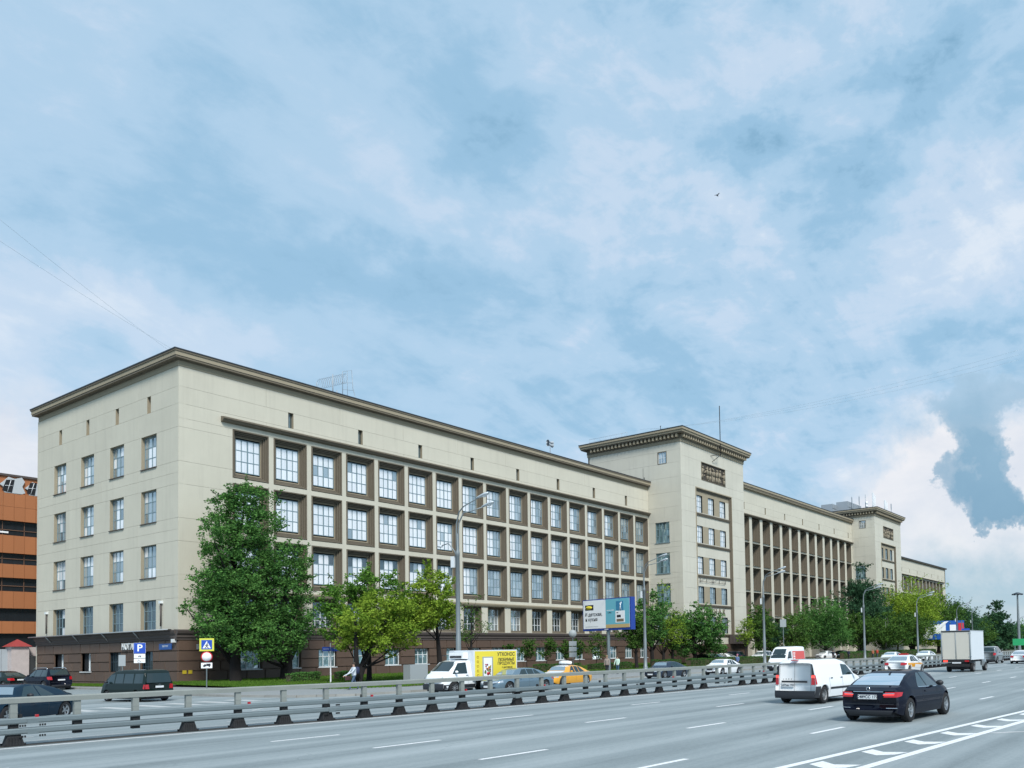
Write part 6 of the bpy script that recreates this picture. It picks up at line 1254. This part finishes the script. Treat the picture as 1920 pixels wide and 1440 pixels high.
c.end('dark_intake', 1, [(-.62, .28), (.62, .28), (.45, .55), (-.45, .55)], M_plastic, off=.02)
t = vehicle('blue_grey_sedan', 22.1, -35.2, 177, 'dark blue-grey sedan behind the barrier between the two people and the white sedan', sc=.97); sedan(t, PT['greyblue'], 4.6, 1.8, 1.45, light_glass=True)
t = vehicle('white_sedan', 30.6, -35.9, 177, 'white sedan behind the barrier near the third lamp, front towards the camera', sc=.98); sedan(t, PT['white'], 4.6, 1.8, 1.46, light_glass=True)
t = vehicle('white_high_roof_van', 42.2, -37.0, 178, 'white high-roof van with a red poster on its flank coming towards the camera', 'van', 1.0)
c = Car(t, 5.4, 2.05, 2.5, [(-2.7, 2.35), (-2.6, 2.46), (-1, 2.5), (.9, 2.45), (1.25, 2.28), (1.75, 1.72), (2.0, 1.30), (2.2, 1.16), (2.6, .95), (2.7, .8)], [(-2.7, 1.25), (1.6, 1.22), (2.2, 1.05), (2.7, .85)], -1.75, 1.75, .36, .28, roofw=.84, bend=.1, zone=.4, front=[(0, .08), (.4, 0), (.8, .05), (1.2, .1), (2, .1)]); c.body(PT['white']); c.wheels(M_steel, 9, .24)
c.toppatch('windshield', 1.30, 2.0, .93, M_glass, n=8); c.side('side_window', [(.85, 1.28), (1.75, 1.28), (1.35, 1.95), (.85, 2.0)], M_glass); c.side('red_poster', [(-2.2, 1.05), (.55, 1.05), (.55, 2.0), (-2.2, 2.0)], mat('poster_red', (.62, .10, .09), .5), off=.012, n=6); c.side('door_gap', [(.65, .5), (.68, .5), (.68, 2.05), (.65, 2.05)], M_plastic); c.end('bumper', 1, [(-.9, .25), (.9, .25), (.9, .55), (-.9, .55)], M_plastic, off=.03)
for z, w in ((1.75, .5), (1.55, .4), (1.38, .4), (1.2, .35)): c.side('white_text_line', [(.45 - w, z), (.45, z), (.45, z + .09), (.45 - w, z + .09)], M_white, off=.018, n=2)
for sg in (1, -1): c.end('headlight', 1, [(sg * .45, .78), (sg * .85, .80), (sg * .84, 1.0), (sg * .55, .95)], M_lampw)
c.mirrors(1.75, M_plastic, 1.4); c.plate(1, .5)
for k, (x, y, col, sz_, lb) in enumerate([(75.6, -37.2, 'white', 'sedan', 'white car behind the barrier above the white taxi'), (91, -37.4, 'white', 'sedan', 'white car behind the barrier left of the box truck')]):
    t = vehicle('white_sedan', x, y, 178, lb, sc=1.08); sedan(t, PT['white'], detail=False, light_glass=True)
# -- cars parked behind the hedge
for k, (x, y, a, col, suv, lb) in enumerate([(69.5, -11.5, 100, 'black', False, 'black car parked under the dense dark linden'), (72.3, -12, 95, 'silverblue', False, 'silver-blue hatchback parked leftmost behind the hedge'), (75.6, -11.6, 92, 'white', False, 'white car parked beside the silver-blue hatchback'), (80.0, -10.5, 95, 'greyblue', True, 'dark blue-grey off-roader parked behind the white car'), (81.0, -15.4, 175, 'white', True, 'white off-roader with red lights parked just behind the hedge'), (88.8, -13.5, 150, 'white', False, 'white sedan parked right of the third lamp'), (93.2, -11.5, 95, 'black', True, 'black off-roader parked behind the square sign pole'), (111.8, -13.5, 165, 'white', False, 'white sedan parked right of the white high-roof van'), (118.5, -14, 165, 'darkgreen', False, 'dark green car parked beyond the hedge'), (127, -15, 165, 'grey', False, 'grey car parked at the far end of the hedge')]):
    t = vehicle('parked_car', x, y, a, lb, 'car', 1.06, .12, 'cars parked behind the hedge'); sedan(t, PT[col], 4.5, 1.8, 1.75 if suv else 1.5, suv=suv, detail=False, light_glass=col == 'white')
# -- side street
t = vehicle('black_minivan', -13.7, -22.4, 96, 'black minivan with white plate waiting at the mouth of the side street', 'van', .91)
L, H = 4.95, 1.95; L2 = L / 2; c = Car(t, L, 1.92, H, [(-L2, 1.2), (-L2 + .05, 1.55), (-L2 + .22, 1.88), (-L2 + .6, 1.94), (0, 1.95), (.8, 1.90), (1.2, 1.72), (1.75, 1.28), (1.95, 1.14), (2.4, .88), (L2, .72)], [(-L2, 1.1), (1.4, 1.08), (2.0, 1.0), (L2, .75)], -1.6, 1.45, .34, .22, roofw=.76, rear=[(0, .12), (.3, 0), (.7, .02), (1.1, .04), (1.9, .18)], plan=[(-L2, .93), (-L2 + .15, .98), (-L2 + .5, 1), (1.6, 1), (2.1, .93), (L2, .8)], bend=.06, zone=.4); c.body(PT['darkgreen']); c.wheels()
for x0, x1 in ((-2.25, -1.35), (-1.25, -.3), (-.22, .6)): c.side('side_window', [(x0, 1.12), (x1, 1.12), (x1, 1.70), (x0 + .05, 1.70)], M_glass, n=4)
c.side('side_window', [(.7, 1.12), (1.65, 1.10), (1.15, 1.62), (.7, 1.68)], M_glass); c.toppatch('windshield', 1.2, 1.85, .92, M_glass)
c.end('rear_window', -1, [(-.76, 1.15), (.76, 1.15), (.70, 1.72), (-.70, 1.72)], M_glass); c.plate(-1, .90, None, .5, .12)
for sg in (1, -1): c.end('tail_light', -1, [(sg * .62, .78), (sg * .86, .78), (sg * .86, 1.05), (sg * .66, 1.05)], M_tail); c.side('tail_light_side', [(-L2 + .01, .78), (-L2 + .14, .80), (-L2 + .10, 1.05), (-L2 + .01, 1.05)], M_tail, both=False, sides=(sg,), n=3)
MB().lathe([(.05, 0), (.06, .01), (.05, .02)], 16, 'x').build('badge', M_chrome, t, (-L2 - .03, 0, 1.02)); c.end('bumper', -1, [(-.85, .3), (.85, .3), (.86, .6), (-.86, .6)], M_plastic, off=.03); c.mirrors(1.3, M_plastic, 1.2)
t = vehicle('black_off_roader', -7.4, 6.4, 94, 'black off-roader with silver roof rails and white plate parked on the side street', 'car', 1.04); c = sedan(t, PT['black'], 4.7, 1.88, 1.70, suv=True); c.plate(-1, .80, None, .5, .11)
for sg in (1, -1): MB().tube([(-1.6, sg * .68, 1.60), (-1.4, sg * .66, 1.74), (.3, sg * .66, 1.74), (.55, sg * .68, 1.62)], .025, 6).build('roof_rail', M_chrome, t)
t = vehicle('dark_sedan', -7.2, 15.8, 100, 'dark green-black sedan parked at the left edge behind the off-roader', 'car', 1.04); c = sedan(t, PT['darkgreen'], 4.7, 1.83, 1.50); c.plate(-1, .75, None, .5, .11)
# -- delivery truck with yellow box
t = vehicle('delivery_truck', -.45, -35.7, 177, 'white delivery truck with a yellow advertising box in the oncoming lanes', 'truck', 1.0)
M_yel = mat('advert_yellow', (.80, .66, .06), .5); Lc = 2.5
c = Car(t, 2.7, 2.0, 1.95, [(-1.35, 1.88), (-1.2, 1.93), (-.2, 1.95), (.15, 1.86), (.62, 1.40), (.78, 1.24), (1.1, 1.08), (1.3, .86), (1.35, .7)], [(-1.35, 1.12), (.5, 1.1), (.9, 1.0), (1.35, .75)], -9, .45, .36, .30, roofw=.78, bend=.1, zone=.35, front=[(0, .08), (.4, 0), (.8, .05), (1.2, .1), (2, .1)]); c.wx = (.42,); q = c.body(PT['white'], 'cab')
tmp = list(t.children)
c.toppatch('windshield', .08, .70, .93, M_glass); c.side('side_window', [(-.55, 1.16), (.55, 1.16), (.08, 1.78), (-.55, 1.82)], M_glass); c.side('lower_trim', [(-1.3, .32), (1.2, .32), (1.25, .55), (-1.3, .55)], M_plastic, off=.012, n=12); c.end('bumper', 1, [(-.9, .28), (.9, .28), (.92, .62), (-.92, .62)], M_plastic, off=.03); c.end('grille', 1, [(-.6, .72), (.6, .72), (.6, .86), (-.6, .86)], M_plastic)
for sg in (1, -1): c.end('headlight', 1, [(sg * .55, .80), (sg * .84, .84), (sg * .83, 1.0), (sg * .66, .95)], M_lampw)
c.lines([-.62]); c.mirrors(.38, M_white, 1.28); c.handles([-.58], M_plastic, 1.05)
for ch in list(t.children): ch.location.x += 1.85
cw = Car(t, 5, 2.0, 2, [(-2, 1), (2, 1)], [(-2, .9), (2, .9)], -1.25, 2.27, .36, .3); cw.wheels(M_steel, 9, .24)
b_ = bx('cargo_box', M_boxs, t, -2.65, .95, -1.04, 1.04, .72, 2.52)
for sg in (1, -1):
    Y_ = lambda a, b_3: (a, b_3) if sg > 0 else (-b_3, -a)
    bx('yellow_side', M_yel, b_, -2.58, .80, *Y_(1.04, 1.05), .80, 2.45); X_ = lambda x: x if sg > 0 else -1.78 - x
    mw = lambda x, z, d=1.056: plane_mat((X_(x), sg * d, z), (-sg, 0, 0))
    for s_, q_, x, z in (('УТКОНОС', .30, -1.72, 2.24), ('ЛЮБИМЫЕ', .25, -1.72, 1.92), ('ПРОДУКТЫ', .25, -1.72, 1.69), ('с доставкой', .15, -1.80, 1.46), ('на дом', .15, -2.0, 1.30)): text('lettering', s_, q_, M_black, b_, mw(x, z), .003)
    xr = sorted((X_(.22), X_(-.62))); xq = sorted((X_(.13), X_(-.52)))
    d_ = bx('side_door', M_signback, b_, xr[0], xr[1], *Y_(1.04, 1.065), .9, 2.12); bx('door_poster', M_white, d_, xq[0], xq[1], *Y_(1.065, 1.075), .95, 2.05)
    for k in range(26):
        MB().lathe([(0, 0), (random.uniform(.04, .085), 0), (random.uniform(.03, .05), .004 * sg)], 9, 'y').build('printed_fruit', [M_red, mat('fruit_orange', (.7, .25, .03)), mat('fruit_purple', (.12, .03, .1)), mat('fruit_green', (.15, .3, .05))][k % 4], d_, (random.uniform(xq[0] + .1, xq[1] - .1), sg * 1.08, 1.05 + random.random() ** 1.3 * .65))
    for k in range(5): MB().tube([(X_(.58) + .075 * math.cos(a), sg * 1.056, 2.1 - .27 * k + .075 * math.sin(a)) for a in (0, 1.2, 2.4, 3.6, 4.8, 6.2)], .014, 4).build('printed_icon', mat('icon_brown', (.35, .2, .02)), b_)
bx('chassis', M_rust, t, -2.8, 1.5, -.4, .4, .45, .8); bx('cooler_unit', M_white, t, .97, 1.35, -.62, .62, 2.02, 2.40); MB().box(1.36, 1.4, -.5, .5, 2.08, 2.2).build('cooler_grille', M_plastic, t)

# ================================================================== PEOPLE
M_skin = mat('skin', (.48, .29, .21), .6)
def person(x, y, ang, label, top, legs, h=1.72, stride=.25, arm=(.15, -.2), hair=(.05, .035, .025), z=.12, bag=None, pack=None, shoes=(.03, .03, .03), child=False):
    t = empty('person', (x, y, z), ang, label, 'person', 'people on the pavement'); t.scale = (h / 1.75,) * 3
    s = stride
    J = [(0, 0, .96, .15), (0, 0, 1.12, .135), (.01, 0, 1.32, .165), (.0, 0, 1.47, .09), (.01, 0, 1.54, .055), (.03, 0, 1.66, .095), (.02, 0, 1.74, .07),
         (.0, .10, .90, .10), (s * .5, .10, .50, .065), (s * .9, .10, .09, .045), (s * .9 + .16, .10, .04, .035),
         (.0, -.10, .90, .10), (-s * .35, -.10, .50, .065), (-s, -.10, .12, .045), (-s + .14, -.10, .04, .035),
         (.0, .20, 1.42, .06), (arm[0] * .5, .25, 1.16, .045), (arm[0] * 1.6, .23, .93, .035), (arm[0] * 1.7 + .03, .22, .84, .032),
         (.0, -.20, 1.42, .06), (arm[1] * .5, -.25, 1.16, .045), (arm[1] * 1.4, -.23, .93, .035), (arm[1] * 1.5, -.22, .84, .032)]
    E_ = [(0, 1), (1, 2), (2, 3), (3, 4), (4, 5), (5, 6), (0, 7), (7, 8), (8, 9), (9, 10), (0, 11), (11, 12), (12, 13), (13, 14), (2, 15), (15, 16), (16, 17), (17, 18), (2, 19), (19, 20), (20, 21), (21, 22)]
    me = bpy.data.meshes.new('body'); me.from_pydata([j[:3] for j in J], E_, []); ob = bpy.data.objects.new('body', me); COL.objects.link(ob)
    sk = ob.modifiers.new('s', 'SKIN'); 
    for i, j in enumerate(J): me.skin_vertices[0].data[i].radius = (j[3], j[3])
    me.skin_vertices[0].data[0].use_root = True
    sb = ob.modifiers.new('u', 'SUBSURF'); sb.levels = sb.render_levels = 1
    dg = bpy.context.evaluated_depsgraph_get(); m2 = bpy.data.meshes.new_from_object(ob.evaluated_get(dg)); bpy.data.objects.remove(ob)
    key = str(top) + str(legs); mt = mat('top_' + label[:14], top, .85); ml = mat('legs_' + label[:14], legs, .85); ms = mat('shoes', shoes, .7)
    for m_ in (M_skin, mt, ml, ms): m2.materials.append(m_)
    for p in m2.polygons:
        cz = p.center.z; p.material_index = 0 if cz > 1.49 or (cz < .93 and abs(p.center.y) > .185 and cz > .78) else 1 if cz > .93 else 2 if cz > .09 else 3; p.use_smooth = True
    o = inst('body', m2, t)
    q = MB(); q.smooth = True; q.lathe([(.10, -.03), (.115, .03), (.09, .09), (.01, .12)], 12, 'z', (.0, 0, 1.68)).build('hair', mat('hair_' + str(hair[0]), hair, .8), t)
    for sg in (1, -1): MB().lathe([(.002, -.006), (.011, 0), (.002, .006)], 6, 'x', (.118, sg * .035, 1.66)).build('eye', M_black, t)
    if pack: q = MB(); q.smooth = True; q.lathe([(.02, -.24), (.15, -.2), (.17, 0), (.14, .2), (.02, .24)], 10, 'z', (-.22, 0, 1.25)).build('backpack', mat('pack', pack, .8), t)
    if bag:
        bg = empty('shoulder_bag', (x + .25 * math.cos(ang), y + .25 * math.sin(ang), z + .62), ang, 'dark brown bag carried by the walking pedestrian', 'bag'); MB().box(-.2, .2, -.33, -.22, 0, .28).build('bag_body', mat('bag_brown', (.06, .03, .03), .6), bg); MB().tube([(-.12, -.27, .28), (-.06, -.27, .42), (.06, -.27, .42), (.12, -.27, .28)], .012, 5).build('handle', MATS['bag_brown'], bg)
    return t
person(-2.2, -26.6, R(172), 'pedestrian in pale shirt with dark backpack walking left past the street name sign', (.55, .60, .66), (.06, .10, .17), 1.75, .38, (.5, .3), pack=(.02, .03, .08), bag=1)
person(26.9, -25.6, R(200), 'person in grey-brown jacket and black trousers by the billboard post', (.30, .25, .22), (.015, .015, .025), 1.80, .08, (.1, .05), hair=(.25, .18, .1))
person(28.6, -25.6, R(190), 'person in mint-white jacket and jeans by the billboard post', (.55, .72, .62), (.04, .10, .16), 1.72, .08, (.2, .2), hair=(.06, .04, .02))
person(44.5, -30.2, R(180), 'person in a blue top and pinkish cap near the white parked off-roader', (.12, .18, .35), (.03, .04, .08), 1.6, .2, hair=(.45, .15, .25))
person(104.5, -19.6 - 1, R(180), 'dark-clothed person standing left of the fourth lamp base', (.02, .03, .06), (.02, .02, .03), 1.75, .1)
person(114.5, -21.5, R(180), 'person in an orange-brown top walking beside the red shirt', (.45, .16, .09), (.05, .06, .08), 1.7, .25, hair=(.3, .2, .1))
person(117.2, -21.4, R(180), 'person in a red shirt walking by the far hedge', (.48, .06, .04), (.07, .09, .12), 1.78, .25)
person(97.0, -18.2 - 2.5, R(180), 'dark-haired person in black left of the dark-clothed one, beyond the white van', (.03, .035, .05), (.02, .02, .03), 1.72, .1)
# planter box by the truck, bird
t = empty('grey_cabinet', (8.3, -20.4, .3), 0, 'low grey concrete box on the lawn behind the delivery truck bonnet', 'cabinet'); bx('housing', M_signback, t, -.9, .9, -.4, .4, 0, 1.25)
t = empty('bird', (15.4, -44.6, 34.8), 0, 'tiny dark bird flying high in the cloudy sky', 'bird'); q = MB(); q.smooth = True; q.lathe([(.005, -.14), (.045, -.05), (.05, .03), (.025, .11), (.005, .16)], 8, 'x').build('body', M_black, t); MB().add([(-.05, 0, .02), (.07, 0, .02), (.02, .24, .09), (-.05, .2, .07)], [(0, 1, 2, 3)]).add([(-.05, 0, .02), (.07, 0, .02), (.02, -.2, .13), (-.05, -.16, .1)], [(0, 1, 2, 3)]).build('wing', M_black, t)
print('objects', len(bpy.data.objects), 'tris', sum(len(m.polygons) for m in bpy.data.meshes) * 2)
